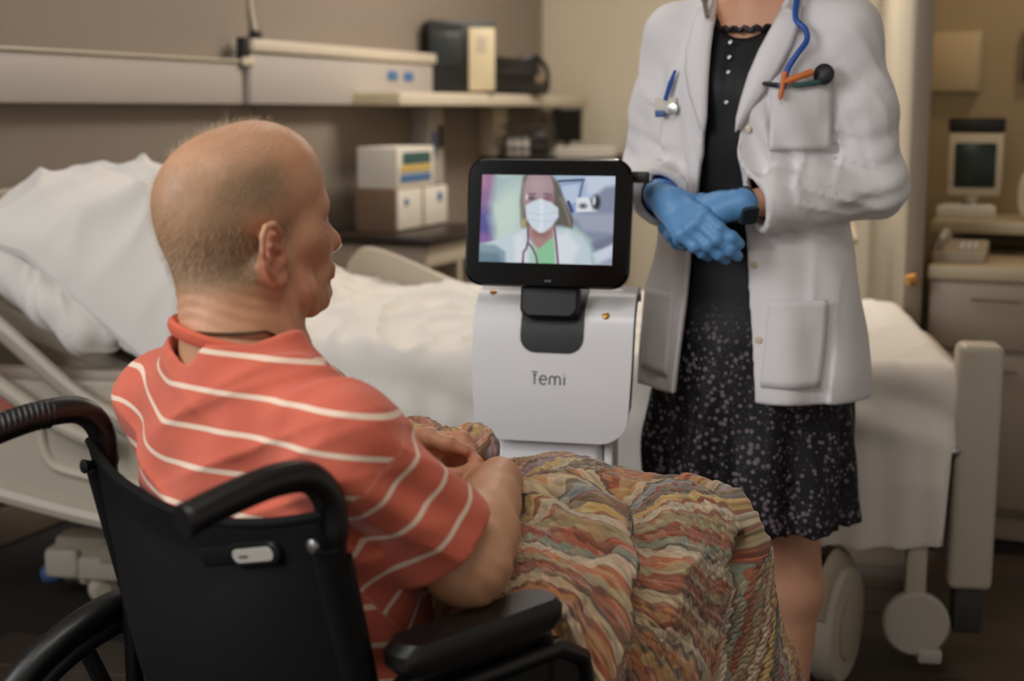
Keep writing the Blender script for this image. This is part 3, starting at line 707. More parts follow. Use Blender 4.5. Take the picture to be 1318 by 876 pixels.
def on_panel(y, s_, off):
    px = np.interp(s_, seg, prof[:, 0]); pz = np.interp(s_, seg, prof[:, 1]); e = .004
    tx = (np.interp(s_+e, seg, prof[:, 0])-np.interp(s_-e, seg, prof[:, 0])); tz = (np.interp(s_+e, seg, prof[:, 1])-np.interp(s_-e, seg, prof[:, 1])); l = math.hypot(tx, tz)
    return (px-tz/l*off, y, pz+tx/l*off)
# lettering, drawn as thin raised strokes
LS = s_a+.196
def stroke(pts, wd=.0012):
    MBL.tube([on_panel(p[0]-.0325, LS+.012-p[1], .0006) for p in pts], wd, 6)
MBL = MB()
arc = lambda cx, cy, rx, ry, a0, a1, n=14: [(cx+rx*math.cos(R(a0+(a1-a0)*k/n)), cy+ry*math.sin(R(a0+(a1-a0)*k/n))) for k in range(n+1)]
stroke([(.004, 0), (.004, .0185)]); stroke([(-.0005, .0215), (.0085, .0215)]); stroke([(.001, .0165), (.0075, .0165)], .001)
stroke([(.0135, .0085), (.0255, .0085)]); stroke(arc(.0195, .0078, .0062, .0078, 5, 318))
stroke([(.031, 0), (.031, .010)]); stroke(arc(.0358, .009, .0048, .0062, 180, 0)); stroke([(.0406, .009), (.0406, 0)]); stroke(arc(.0454, .009, .0048, .0062, 180, 0)); stroke([(.0502, .009), (.0502, 0)])
stroke([(.0575, 0), (.0575, .0145)]); stroke([(.0575, .019), (.0575, .0200)], .0014)
MBL.build('lettering', M['letter'], rob)
for (y, s_) in ((-.117, s_a+.036), (.094, s_a+.083)):
    p = Vector(on_panel(y, s_, 0)); q = Vector(on_panel(y, s_, .003)); nz = (q-p).normalized(); ux = Vector((0, 1, 0)); uy = nz.cross(ux)
    MB().lathe([(.001, -.003), (.0065, -.003), (.0065, .001), (.004, .0028), (.0005, .0032)], 14, rot_to(ux, uy, nz, p)).build('charge_contact', M['gold'], rob, label='small brass contact')
# neck and tablet
nk = MB(); nk.prism(rrect(.105, .075, .018), -.014, .014, .006, rot_to((0, 1, 0), (-.22, 0, .976), (.976, 0, .22), (.058, -.003, .873))); nk.build('neck_lower', M['robot_dark'], rob)
MB().prism(rrect(.085, .11, .014), -.012, .012, .005, rot_to((0, 1, 0), (-.30, 0, .954), (.954, 0, .30), (.035, -.003, .915))).build('neck_upper', M['black_plastic'], rob)
TA = R(9); th = Matrix.Translation((.062, -.008, 1.003)) @ Matrix.Rotation(R(-2.5), 4, 'Z') @ rot_to((0, 1, 0), (-math.sin(TA), 0, math.cos(TA)), (math.cos(TA), 0, math.sin(TA)))
tab = MB().prism(rrect(.294, .225, .032, 8), -.014, .008, .005, th).build('tablet', M['black_gloss'], rob, label='black tablet head')
MB().prism(rrect(.20, .14, .03), -.034, -.012, .008, th).build('tablet_back', M['black_plastic'], tab)
MB().prism(rrect(.012, .003, .0014), .0078, .0086, 0, th @ Matrix.Translation((0.006, -.101, 0))).build('logo_mark', M['letter'], tab)
MB().box((.140, .075, -.035), (.172, .094, -.014), .004, mat=th).build('side_camera', M['black_plastic'], tab)
MB().box((.172, .077, -.033), (.176, .090, -.016), .001, 1, mat=th).build('lens_rim', M['steel'], tab)

# the call shown on the display: a flat picture painted per point
def sdf_poly(x, y, pts):
    d = np.full(x.shape, 1e9); s_ = np.ones(x.shape); n = len(pts)
    for i in range(n):
        ax, ay = pts[i]; bx, by = pts[i-1]
        ex, ey = bx-ax, by-ay; wx, wy = x-ax, y-ay; t = np.clip((wx*ex+wy*ey)/(ex*ex+ey*ey), 0, 1)
        d = np.minimum(d, (wx-ex*t)**2+(wy-ey*t)**2)
        c1 = y >= ay; c2 = y < by; c3 = ex*wy > ey*wx
        s_ = np.where((c1 & c2 & c3) | (~c1 & ~c2 & ~c3), -s_, s_)
    return s_*np.sqrt(d)
NX, NY = 220, 140; u, v = np.meshgrid(np.linspace(0, 1, NX), np.linspace(0, 1, NY), indexing='ij')
asp = 1.56; x, y = u*asp, v
img = np.zeros((NX, NY, 3))
def C3(c): return np.array(lin(c)[:3])
def lay(d, c, soft=.012):
    global img
    m = np.clip(.5-d/(2*soft), 0, 1)[..., None]; c = C3(c) if isinstance(c, tuple) else c
    img = img*(1-m)+c*m
def pts(*p): return [(a*asp, b) for a, b in p]
def pol(c, *p, soft=.012): lay(sdf_poly(x, y, pts(*p)), c, soft)
def elp(c, cu, cv, ru, rv, soft=.012): lay((np.sqrt(((u-cu)/ru)**2+((v-cv)/rv)**2)-1)*rv, c, soft)
def lne(c, wd, *p, soft=.008):
    d = np.full(x.shape, 1e9); q = pts(*p)
    for (ax, ay), (bx, by) in zip(q[:-1], q[1:]):
        ex, ey = bx-ax, by-ay; t = np.clip(((x-ax)*ex+(y-ay)*ey)/(ex*ex+ey*ey), 0, 1); d = np.minimum(d, np.hypot(x-ax-ex*t, y-ay-ey*t))
    lay(d-wd, c, soft)
lay(0*x-1, (182, 208, 203)); elp((204, 224, 214), .2, .45, .11, .5, .25)
pol((162, 186, 190), (.08, .0), (.3, .0), (.1, .25), soft=.12)
pol((140, 96, 148), (-.1, -.2), (.1, -.2), (.085, .25), (.06, .45), (-.1, .5), soft=.06); pol((176, 110, 150), (-.1, -.1), (.06, -.1), (.05, .15), (-.1, .2), soft=.06)
pol((66, 62, 146), (-.1, .38), (.06, .40), (.10, .62), (.10, .78), (-.1, .8), soft=.07); pol((132, 84, 158), (-.1, .66), (.07, .68), (.09, .78), (-.1, .80), soft=.04)
pol((178, 196, 222), (.5, -.1), (1.1, -.1), (1.1, .5), (.55, .6), soft=.02); pol((150, 174, 212), (.58, .1), (.76, .05), (.74, .45), (.6, .5), soft=.02)
pol((196, 212, 236), (.60, .12), (.74, .09), (.72, .3), (.62, .34)); lne((64, 78, 112), .014, (.58, .065), (.77, .045)); lne((84, 96, 128), .010, (.765, .05), (.74, .25))
pol((208, 220, 240), (.78, .0), (1.02, .0), (1.02, .1), (.88, .2), (.8, .22), soft=.03)
pol((140, 148, 172), (.86, .22), (.93, .12), (1.05, .1), (1.05, .7), (.9, .8), (.7, .55), (.74, .42), soft=.03); pol((166, 172, 194), (.7, .43), (1.02, .42), (1.02, .64), (.78, .62), soft=.03)
pol((120, 126, 152), (.84, .75), (1.05, .65), (1.05, .8), (.86, .85), soft=.03)
pol((240, 242, 248), (.72, .25), (.80, .24), (.88, .4), (.72, .41)); elp((40, 44, 56), .865, .30, .035, .085, .03); elp((210, 214, 224), .85, .28, .012, .05); elp((70, 76, 90), .77, .34, .03, .03, .02); lne((50, 62, 120), .02, (.66, .3), (.69, .4))
pol((98, 92, 84), (.31, .02), (.36, -.05), (.5, -.05), (.58, .08), (.64, .3), (.71, .5), (.70, .60), (.6, .57), (.52, .6), (.34, .62), (.31, .55), (.295, .3), soft=.02)
lne((132, 124, 108), .014, (.60, .25), (.66, .45), (.68, .56)); lne((136, 128, 112), .010, (.325, .1), (.315, .35), (.33, .55)); pol((176, 164, 112), (.31, .5), (.35, .5), (.35, .62), (.31, .6), soft=.02)
elp((172, 142, 150), .435, .24, .115, .34, .03); elp((190, 162, 168), .43, .12, .07, .1, .08)
lne((96, 74, 82), .008, (.36, .215), (.41, .215)); lne((96, 74, 82), .008, (.475, .21), (.53, .215))
elp((70, 48, 56), .385, .262, .022, .024, .02); elp((70, 48, 56), .505, .257, .022, .022, .02); elp((150, 100, 116), .52, .26, .03, .04, .03); elp((236, 226, 232), .345, .25, .008, .03, .02)
pol((176, 136, 132), (.375, .55), (.56, .55), (.56, .78), (.46, .86), (.37, .72), soft=.02); pol((150, 108, 106), (.40, .64), (.54, .64), (.5, .71), (.42, .70), soft=.03)
pol((206, 220, 230), (-.05, .83), (.12, .75), (.26, .66), (.35, .60), (.40, .80), (.43, 1.1), (.57, 1.1), (.56, .62), (.66, .60), (.77, .68), (.83, .82), (.86, 1.1), (-.05, 1.1), soft=.015)
pol((228, 236, 242), (.26, .70), (.34, .64), (.37, .98), (.28, 1.0), soft=.03); pol((230, 237, 243), (.58, .68), (.66, .64), (.76, .8), (.7, 1.0), (.6, 1.0), soft=.03)
pol((146, 206, 160), (.40, .86), (.46, .83), (.55, .70), (.57, .80), (.585, 1.1), (.385, 1.1), soft=.012); pol((182, 212, 196), (.39, .8), (.43, .84), (.45, 1.1), (.39, 1.1), soft=.02)
lne((112, 34, 92), .012, (.365, .62), (.37, .74), (.36, .83), (.338, .88), (.335, 1.05)); lne((92, 52, 84), .011, (.375, .78), (.41, .84), (.435, .92), (.45, 1.05)); lne((112, 34, 92), .012, (.565, .60), (.58, .75), (.592, .88), (.605, 1.05))
pol((218, 230, 242), (.34, .345), (.39, .30), (.45, .27), (.53, .305), (.585, .37), (.59, .47), (.54, .58), (.49, .645), (.455, .655), (.40, .60), (.352, .5), soft=.012)
lne((244, 248, 252), .010, (.455, .29), (.465, .42), (.46, .62), soft=.03); lne((190, 208, 226), .004, (.35, .42), (.46, .45), (.58, .42)); lne((190, 208, 226), .004, (.36, .5), (.46, .53), (.57, .5))
pol((132, 160, 172), (-.05, .79), (.12, .80), (.20, .88), (.21, 1.1), (-.05, 1.1), soft=.02); pol((96, 128, 146), (-.05, .88), (.15, .9), (.2, 1.1), (-.05, 1.1), soft=.03)
pol((216, 226, 240), (.86, .88), (1.0, .76), (1.05, .76), (1.05, .9), (.9, 1.05), soft=.02); pol((164, 172, 192), (.88, 1.0), (1.05, .86), (1.05, 1.1), (.88, 1.1), soft=.03)
k = NT('display_picture'); k.base((0, 0, 0, 1)); k.set(Roughness=.25); k.l(k.attr('picture').outputs['Color'], k.b.inputs['Emission Color']); k.b.inputs['Emission Strength'].default_value = .92
G = np.zeros((NX, NY, 3)); hw_, hh_ = .119, .0765
for i in range(NX):
    for j in range(NY): G[i, j] = (th @ Vector((-hw_+2*hw_*u[i, j]-.001, hh_-2*hh_*v[i, j]+.006, .0086)))[:]
I = np.arange(NX*NY).reshape(NX, NY); F = np.stack([I[:-1, :-1], I[:-1, 1:], I[1:, 1:], I[1:, :-1]], -1).reshape(-1, 4)
link('display', npmesh('display', G.reshape(-1, 3), F, {'picture': np.concatenate([img, np.ones((NX, NY, 1))], -1).reshape(-1, 4)}), k.m, tab, label='lit display showing a masked person in a white coat')
# ================================================================== wheelchair (x is forward)
CA = math.atan2(.712, .702); CL = (-.327, 1.488, 0)
wc = thing('wheelchair', 'black wheelchair with padded armrests and curved push handles, person seated in it', 'wheelchair', CL, CA)
for sd in (1, -1):
    y = .215*sd
    MB().tube([(.11, y, .30), (.066, y, .5), (.008, y, .765)], .0125, 12).build('back_post', M['black_metal'], wc)
    h = MB().tube(smooth_path([(0, y, .74), (-.001, y, .79), (-.006, y, .828), (-.028, y, .853), (-.065, y, .858), (-.11, y, .852), (-.165, y, .840)], 6), [.0135]*6+[.016]*31, 14).build('push_handle', M['grip'], wc)
    for k in range(14):
        q = k/13; MB_ = Vector((-.07-.088*q, y, .8575-.0165*q*q-.001))
        if k % 1 == 0: 
            MBr = MB() if k == 0 else MBr
            MBr.lathe([(.0160, -.0016), (.0172, -.0006), (.0172, .0006), (.0160, .0016)], 14, Matrix.Translation(MB_) @ Matrix.Rotation(R(-82), 4, 'Y'))
    if sd > 0: MBr.build('grip_ribs', M['grip'], h)
    MB().lathe([(.004, 0), (.015, 0), (.0165, .003), (.0165, .008)], 14, Matrix.Translation((-.168, y, .8395)) @ Matrix.Rotation(R(82), 4, 'Y')).build('end_cap', M['black_plastic'], h)
    # seat rails, front posts, lower frame
    MB().tube([(-.02, y, .46), (.42, y, .46), (.445, y, .44), (.47, y, .30), (.52, y, .16)], .0125, 10).build('side_frame', M['black_metal'], wc)
    MB().tube([(.0, y, .25), (.45, y, .22)], .0125, 10).build('side_frame', M['black_metal'], wc)
    # armrest with pad
    ya = .25*sd
    a = MB().prism(rrect(.235, .050, .020), -.017, .017, .010, Matrix.Translation((.160, ya, .658))).build('armrest', M['vinyl'], wc, label='padded black armrest')
    MB().tube(smooth_path([(.045, ya, .40), (.045, ya, .60), (.055, ya, .628), (.09, ya, .633), (.24, ya, .633), (.262, ya, .62), (.268, ya, .58), (.268, ya, .42)], 4), .011, 10).build('armrest_tube', M['black_metal'], a)
    MB().prism(smooth_path([(.07, .47), (.07, .585), (.1, .605), (.27, .605), (.31, .59), (.33, .55), (.33, .47), (.07, .47)], 4)[:-1], -.006, .006, .002, rot_to((1, 0, 0), (0, 0, 1), (0, -1, 0), (0, .252*sd, 0))).build('skirt_guard', M['black_plastic'], wc)
    MB().tube([(.06, .252*sd, .608), (.28, .252*sd, .608), (.32, .252*sd, .585), (.335, .252*sd, .52)], .013, 10).build('guard_rail', M['black_metal'], wc)
    MB().lathe([(.003, 0), (.007, 0), (.007, .004), (.003, .006)], 10, Matrix.Translation((-.026, .218*sd, .786)) @ Matrix.Rotation(R(-90), 4, 'Y')).build('bolt', M['steel'], wc)
    # rear wheel
    yw = .30*sd; cx, cz = .10, .30; cm = Matrix.Translation((cx, yw, cz)) @ Matrix.Rotation(R(90), 4, 'X')
    ring = lambda r_, dy=0: [(cx+r_*math.cos(2*math.pi*k/56), yw+dy, cz+r_*math.sin(2*math.pi*k/56)) for k in range(56)]
    wh = MB().tube(ring(.281), .0195, 12, True).build('rear_wheel', M['grip'], wc)
    MB().tube(ring(.255), .014, 10, True).build('rim', M['black_plastic'], wh)
    MB().tube(ring(.268, .026*sd), .009, 8, True).build('hand_rim', M['black_metal'], wh)
    MB().lathe([(.012, -.04), (.03, -.03), (.035, 0), (.03, .03), (.012, .04)], 16, cm).build('hub', M['black_plastic'], wh)
    for k in range(6):
        a_ = R(60*k+52); MB().tube([(cx+.03*math.cos(a_), yw, cz+.03*math.sin(a_)), (cx+.25*math.cos(a_), yw, cz+.25*math.sin(a_))], [.013, .0115], 8).build('spoke', M['black_plastic'], wh)
    # front caster and foot plate
    ft = MB().lathe([(.04, -.014), (.072, -.014), (.075, 0), (.072, .014), (.04, .014)], 24, Matrix.Translation((.43, .19*sd, .075)) @ Matrix.Rotation(R(90), 4, 'X')).build('caster', M['grip'], wc)
    MB().box((.42, .165*sd-.004, .07), (.44, .165*sd+.004, .22), .003).build('fork', M['black_metal'], ft)
    fp = MB().box((.80, .02 if sd > 0 else -.2, .030), (.98, .2 if sd > 0 else -.02, .045), .005).build('foot_plate', M['black_plastic'], wc)
    MB().tube([(.52, y, .16), (.80, .2*sd, .05), (.82, .19*sd, .035)], .011, 8).build('hanger', M['black_metal'], fp)
MB().lathe([(.003, 0), (.006, 0), (.006, .022), (.009, .03), (.003, .032)], 10, Matrix.Translation((-.005, .205, .79)) @ Matrix.Rotation(R(-90), 4, 'Y')).build('release_hook', M['black_plastic'], wc)
for sd in (1, -1): MB().tube([(.10, .2*sd, .24), (.12, -.2*sd, .45)], .011, 8).build('cross_brace', M['black_metal'], wc)
MB().tube([(.10, -.3, .30), (.10, .3, .30)], .01, 8).build('axle', M['black_metal'], wc)
# sling back and seat
a, b = np.linspace(-1, 1, 49), np.linspace(0, 1, 40); A, B = np.meshgrid(a, b, indexing='ij')
yb = A*.222; zb = .44+(.815-.035*(1-A**2)-.44)*B; sag = (1-np.abs(A)**2.2)
fl = np.stack([yb, zb, 0*yb], -1)
xb = -.020-.068*sag*np.sin(np.clip(.25+B*.85, 0, 1)*math.pi*.85)+.0035*ridge(fl, 22, 31)**3*sag+.0025*wob(fl, 14, 32)*sag+.006*(1-sag)+.22*(.80-zb)
P = np.stack([xb, yb, zb], -1); mb = MB(); mb.grid(P)
o = mb.build('back_sling', M['canvas'], wc); md = o.modifiers.new('thickness', 'SOLIDIFY'); md.thickness = .006; md.offset = 0
i = 39; MB().tube([tuple(P[q, i]) for q in range(0, 49, 2)], .0055, 8).build('top_hem', M['canvas'], o)
for sd in (-1, 1): MB().tube([(.065, sd*.215, .47), (-.008, sd*.215, .78)], .0165, 10).build('post_sleeve', M['canvas'], o)
def sling_x(y, z): 
    A_ = y/.222; s_ = 1-abs(A_)**2.2; B_ = (z-.44)/(.815-.035*(1-A_*A_)-.44); return -.020-.068*s_*math.sin(max(0, min(1, .25+B_*.85))*math.pi*.85)+.22*(.80-z)
py, pz = -.133, .7615; e = .01
ty = Vector((sling_x(py+e, pz)-sling_x(py-e, pz), 2*e, 0)).normalized(); tz = Vector((sling_x(py, pz+e)-sling_x(py, pz-e), 0, 2*e)).normalized(); nn = ty.cross(tz); nn = -nn if nn.x > 0 else nn
mt = rot_to(-ty, tz, nn, (sling_x(py, pz)-.002, py, pz)) @ Matrix.Rotation(R(15), 4, 'Z')
lb = MB().prism(rrect(.076, .024, .0115), -.006, .004, .002, mt).build('label_holder', M['black_plastic'], o)
MB().prism(rrect(.062, .0145, .0072), .0035, .0052, .0005, mt).build('label_plate', M['plate'], lb, label='pale oval label')
MB().prism(rrect(.014, .0024, .001), .0050, .0058, 0, mt @ Matrix.Translation((-.014, -.0005, 0))).build('label_print', M['letter'], lb)
MB().box((-.09, -.01, -.004), (-.028, .01, .0), .002, mat=mt).build('strap', M['canvas'], o)
A, B = np.meshgrid(np.linspace(-1, 1, 21), np.linspace(0, 1, 21), indexing='ij')
mb = MB(); mb.grid(np.stack([.0+.43*B, A*.215, .47-.03*(1-A**2)], -1)); o = mb.build('seat_sling', M['canvas'], wc); md = o.modifiers.new('thickness', 'SOLIDIFY'); md.thickness = .008
# ================================================================== people: shared anatomy
def skin_mat(name, base, warm, pale, hair=None):
    k = NT(name); n1 = k.noise(9, 4); n2 = k.noise(60, 3)
    c = k.mix(n1, lin(base), lin(warm)); c = k.mix(k.math('MULTIPLY', n2, .45), c, lin(pale))
    red = k.attr('red').outputs['Fac']; c = k.mix(red, c, lin((178, 92, 72)))
    if hair:
        h = k.attr('stubble_shade').outputs['Fac']; hn = k.math('MULTIPLY', h, k.math('ADD', k.math('MULTIPLY', k.noise(90, 3), .3), .8))
        hn = k.math('MINIMUM', hn, 1.0)
        c = k.mix(hn, c, lin(hair))
    k.base(c); k.set(Roughness=.5); k.b.inputs['Subsurface Weight'].default_value = .12
    k.b.inputs['Subsurface Radius'].default_value = (.012, .004, .002); k.b.inputs['Subsurface Scale'].default_value = .5
    k.bump(k.noise(230, 3), .22, .0015); return k.m
M['skin_old'] = skin_mat('weathered_skin', (202, 150, 115), (184, 126, 92), (212, 172, 140), (136, 110, 82))
M['skin_young'] = skin_mat('light_skin', (214, 160, 130), (198, 138, 108), (222, 176, 150))

class Frame:
    """maps local points of a body part into the figure's space"""
    def __init__(s, org, yaw=0, pitch=0, roll=0, sc=1.0):
        s.M = Matrix.Rotation(yaw, 3, 'Z') @ Matrix.Rotation(pitch, 3, 'Y') @ Matrix.Rotation(roll, 3, 'X'); s.o = Vector(org); s.sc = sc
        s.R = np.array(s.M)
    def __call__(s, *p): return np.array(s.o + s.M @ (Vector(p)*s.sc))
    def inv(s, P): return ((P-np.array(s.o)) @ s.R)/s.sc

def head(v, H, old=True):
    """x forward, y left, z up; origin between the ears, about 0.23 m tall"""
    c = lambda a, b, ra, rb, k=.012, op='add': v.cone(H(*a), H(*b), ra*H.sc, rb*H.sc, k*H.sc, op)
    e = lambda a, r, k=.015, op='add': v.ell(H(*a), [q*H.sc for q in r], H.R, k*H.sc, op)
    e((-.020, 0, .033), (.098, .076, .084), .02)           # braincase
    e((.022, 0, .044), (.070, .064, .066), .03)            # forehead
    if old: e((.020, 0, .054), (.062, .058, .060), .03); e((.060, 0, .018), (.034, .048, .03), .02)
    e((-.052, 0, .008), (.060, .064, .066), .03)           # occiput
    e((.040, 0, -.028), (.050, .055, .072), .03)           # mid face
    for s in (1, -1):
        c((.000, .052*s, -.048), (.022, .047*s, -.078), .018, .017, .03)   # jaw angle
        c((.022, .047*s, -.078), (.076, .014*s, -.100), .017, .017, .025)  # jaw line
        c((.040, .050*s, -.018), (.066, .036*s, -.026), .018, .017, .03)   # cheekbone
        c((.083, .010*s, .020), (.070, .046*s, .017), .012, .010, .014)    # brow
        e((.094, .032*s, -.001), (.017, .017, .013), .012, 'sub')          # socket
        e((.072, .032*s, -.002), (.0155, .0165, .0145), .003)              # lid and ball
        c((.101, .012*s, -.040), (.098, .014*s, -.041), .0085, .008, .006) # nostril wing
        c((.083, .022*s, -.052), (.070, .038*s, -.070), .010, .010, .02)   # cheek fold
        if old: c((.035, .048*s, -.083), (.058, .032*s, -.104), .013, .010, .02)   # jowl
    c((.090, 0, .010), (.116, 0, -.032), .0085, .0105, .012)
    c((.115, 0, -.033), (.117, 0, -.036), .0118, .0115, .006)
    e((.092, 0, -.066), (.016, .026, .014), .015)           # muzzle
    c((.104, -.018, -.0635), (.104, .018, -.0635), .0045, .0045, .006); c((.103, -.015, -.0735), (.103, .015, -.0735), .005, .005, .006)
    c((.111, -.02, -.0685), (.111, .02, -.0685), .0022, .0022, .003, 'sub')
    e((.089, 0, -.098), (.018, .021, .018), .012)
    c((.03, 0, -.085), (.07, 0, -.108), .03, .014, .02)     # under chin
    # ears
    for s in (1, -1):
        E_ = lambda x, z, out=0: (-.008+x-.30*out, (.0705+out*1.15)*s, -.027+z)
        rim = [(.004, -.002, .004), (.000, .012, .008), (-.004, .024, .014), (-.012, .031, .018), (-.022, .030, .021), (-.028, .020, .022), (-.029, .006, .021), (-.025, -.010, .018), (-.018, -.022, .013), (-.008, -.031, .009), (.000, -.030, .006), (.004, -.022, .004)]
        rim = [E_(1.08*x, 1.12*z, o) for x, z, o in rim]; rs = [.0035, .004, .0042, .0044, .0044, .0044, .0044, .0044, .005, .0062, .0058, .004]
        e(E_(-.012, -.003, .006), (.019, .007, .030), .008)
        for i in range(len(rim)-1): c(rim[i], rim[i+1], rs[i], rs[i+1], .003)
        anti = [E_(-.010, .018, .013), E_(-.019, .010, .016), E_(-.020, -.004, .015), E_(-.012, -.017, .011)]
        for i in range(3): c(anti[i], anti[i+1], .0038, .0036, .004)
        e(E_(-.008, -.004, .017), (.008, .010, .011), .004, 'sub')
        e(E_(-.004, -.004, .012), (.005, .010, .006), .003, 'sub')
        c(E_(.005, -.006, .008), E_(.003, -.012, .008), .0042, .0038, .003)     # tragus
        c(E_(-.004, .012, .010), E_(-.016, .022, .018), .0030, .0030, .004, 'sub')

def hand(v, org, d, n, side, curls, thumb=.5, sc=1.0, inf=0, spread=.0, k=.006):
    """fingers along d, back of the hand towards n; side +1 right, -1 left; curls: per finger (a, b, c) degrees"""
    d = np.array(d, float); d /= np.linalg.norm(d); n = np.array(n, float); n -= d*(n @ d); n /= np.linalg.norm(n)
    t = np.cross(n, d)*side; o = np.array(org, float)
    P = lambda a, b, c: o+(d*a+t*b+n*c)*sc
    kn = [(.088, .026), (.092, .007), (.087, -.012), (.079, -.029)]; base = [(.012, .014), (.010, .004), (.010, -.006), (.012, -.015)]
    for i in range(4):
        v.cone(P(base[i][0], base[i][1], 0), P(kn[i][0], kn[i][1], .002), (.0145+inf)*sc, (.0118 if i < 3 else .0108)*sc+inf*sc, .012)
    v.cone(P(.02, .0, -.004), P(.06, .004, -.006), .016*sc, .015*sc, .012)
    L = [(.043, .026, .021), (.048, .030, .022), (.044, .028, .021), (.034, .020, .019)]; RR = [(.0102, .0090, .0082, .0070), (.0104, .0092, .0083, .0070), (.0099, .0088, .0079, .0067), (.0088, .0078, .0070, .006)]
    tips = []
    for i in range(4):
        p = P(kn[i][0], kn[i][1], .001); ang = 0; sp = spread*(1.5-i)*.10
        dd0 = d*math.cos(sp)+t*math.sin(sp)
        for j in range(3):
            ang += R(curls[i][j]); dd = dd0*math.cos(ang)-n*math.sin(ang); q = p+dd*L[i][j]*sc
            v.cone(p, q, (RR[i][j]+inf)*sc, (RR[i][j+1]+inf)*sc, k if j == 0 else .003)
            v.ball(p+n*math.cos(ang)*.0012*sc-dd0*0, (RR[i][j]+inf+.0014)*sc, .004); p = q
        tips.append(p)
    a, b, c_ = P(.016, .020, -.006), P(.050, .046-.012*thumb, -.012-.012*thumb), P(.078, .050-.026*thumb, -.018-.014*thumb); e_ = P(.100, .046-.034*thumb, -.022-.012*thumb)
    v.cone(a, b, (.0165+inf)*sc, (.0125+inf)*sc, .012); v.cone(b, c_, (.0118+inf)*sc, (.0102+inf)*sc, .004); v.cone(c_, e_, (.0102+inf)*sc, (.0078+inf)*sc, .003)
    v.ball(b, (.0128+inf)*sc, .004); v.ball(c_, (.0108+inf)*sc, .003)
    return tips
def gauss(P, c, r): return np.exp(-((P-np.array(c))**2).sum(-1)/r**2)
def sstep(x, a, b): t = np.clip((x-a)/(b-a), 0, 1); return t*t*(3-2*t)

# ================================================================== the seated person (wheelchair space: x forward, y left)
man = thing('person', 'elderly person in an orange striped t-shirt seated in the wheelchair, facing the robot', 'person', CL, CA)
HM = Frame((.088, .034, 1.074), R(-3), R(-3), 0, .915)
shR, elR, wrR = (.062, -.172, .858), (.185, -.208, .718), (.388, -.054, .742)
shL, elL, wrL = (.070, .168, .862), (.265, .228, .850), (.380, .142, .756)
v = Vol((-.12, -.32, .40), (.60, .34, 1.21), .0033)
head(v, HM)
nb = np.array((.050, .012, .940)); nt = HM(-.030, 0, -.035); nf = HM(.000, 0, -.07)
v.cone(nb, nt, .054, .049, .02); v.cone(nb+np.array((.035, -.004, -.01)), nf, .040, .040, .025)
v.cone(nb+np.array((-.012, 0, -.02)), HM(-.055, 0, -.04), .040, .038, .03)
for s in (1, -1):
    v.cone(HM(-.030, .060*s, -.045), nb+np.array((.072, .018*s-.006, -.005)), .012, .011, .014)       # neck tendon
    v.cone(HM(-.012, .050*s, -.062), nb+np.array((.045, .045*s, .0)), .008, .009, .010)
    v.cone(nb+np.array((-.005, .02*s, -.035)), (.06, .13*s+.01, .865), .038, .038, .03)     # trapezius
v.stack([(.46, .15, 0, .10, .14), (.62, .12, 0, .105, .150), (.80, .085, 0, .088, .140), (.88, .07, .005, .075, .12), (.93, .06, .01, .045, .06)], .03)
def arm(v, sh, el, wr, sc=1.0, inf=0):
    sh, el, wr = map(np.array, (sh, el, wr)); up = np.array((0, 0, 1.))
    v.cone(sh, sh+(el-sh)*.5, .040*sc+inf, .041*sc+inf, .02); v.cone(sh+(el-sh)*.5, el, .041*sc+inf, .039*sc+inf, .02)
    v.ball(el+(el-sh)/np.linalg.norm(el-sh)*.004, .041*sc+inf, .02)
    f = wr-el
    v.cone(el, el+f*.30, .041*sc+inf, .0455*sc+inf, .02); v.cone(el+f*.30, el+f*.72, .0455*sc+inf, .034*sc+inf, .02); v.cone(el+f*.72, wr, .034*sc+inf, .0265*sc+inf, .015)
arm(v, shR, elR, wrR); v2 = Vol((-.12, -.32, .40), (.60, .34, 1.21), .0033); arm(v2, shL, elL, wrL)
dR = np.array((.58, .76, -.22)); nR = np.array((.25, .06, .96))
v.cone(wrR, np.array(wrR)+dR*.02, .026, .022, .015)
hand(v, np.array(wrR)+dR*.008, dR, nR, 1, [(44, 66, 40), (50, 70, 42), (54, 70, 42), (58, 68, 40)], .7, 1.02)
dL = np.array((.52, -.80, -.10)); nL = np.array((.72, .40, .55))
v2.cone(wrL, np.array(wrL)+dL*.02, .026, .022, .015)
hand(v2, np.array(wrL)+dL*.008, dL, nL, -1, [(48, 80, 50), (54, 82, 50), (58, 82, 50), (62, 80, 48)], .25, 1.02)
v.D = np.minimum(v.D, v2.D)
def skin_disp(P):
    q = HM.inv(P); d = np.zeros(len(P))
    nk = np.exp(-((q[:, 2]+.085)/.035)**2)*sstep(-q[:, 0], -.05, .02)                       # nape folds
    d += nk*.0010*np.sin((q[:, 2]+.25*q[:, 0])*420+3*np.sin(q[:, 1]*50))*(.5+.5*wob(q, 40, 44))
    side = np.exp(-((q[:, 2]+.10)/.05)**2)*sstep(q[:, 0], -.02, .03)*(q[:, 2] < -.05)
    d += side*.0014*np.sin(q[:, 0]*330+q[:, 2]*60)
    fh = gauss(q, (.085, 0, .05), .05); d += fh*.0007*np.sin(q[:, 2]*500)
    cf = gauss(q, (.07, -.055, -.015), .03); d += cf*.0008*np.sin(q[:, 2]*600+q[:, 0]*300)
    arm_ = sstep(.86-P[:, 2], 0, .05); d += arm_*(.0011*wob(P, 110, 41)+.0012*wob(P, 45, 42))
    e = gauss(P, np.array(elR)+(.0, -.03, -.02), .05); d += e*.0009*np.sin(P[:, 2]*260+P[:, 0]*160+3*wob(P, 50, 45))
    hd = gauss(P, (.42, .03, .76), .07); d += hd*(-.0016*(1-np.abs(np.sin(P[:, 0]*150+P[:, 1]*40)))**3+.0008*wob(P, 260, 46))
    return d+.0005*wob(P, 160, 43)
v.displace(skin_disp)
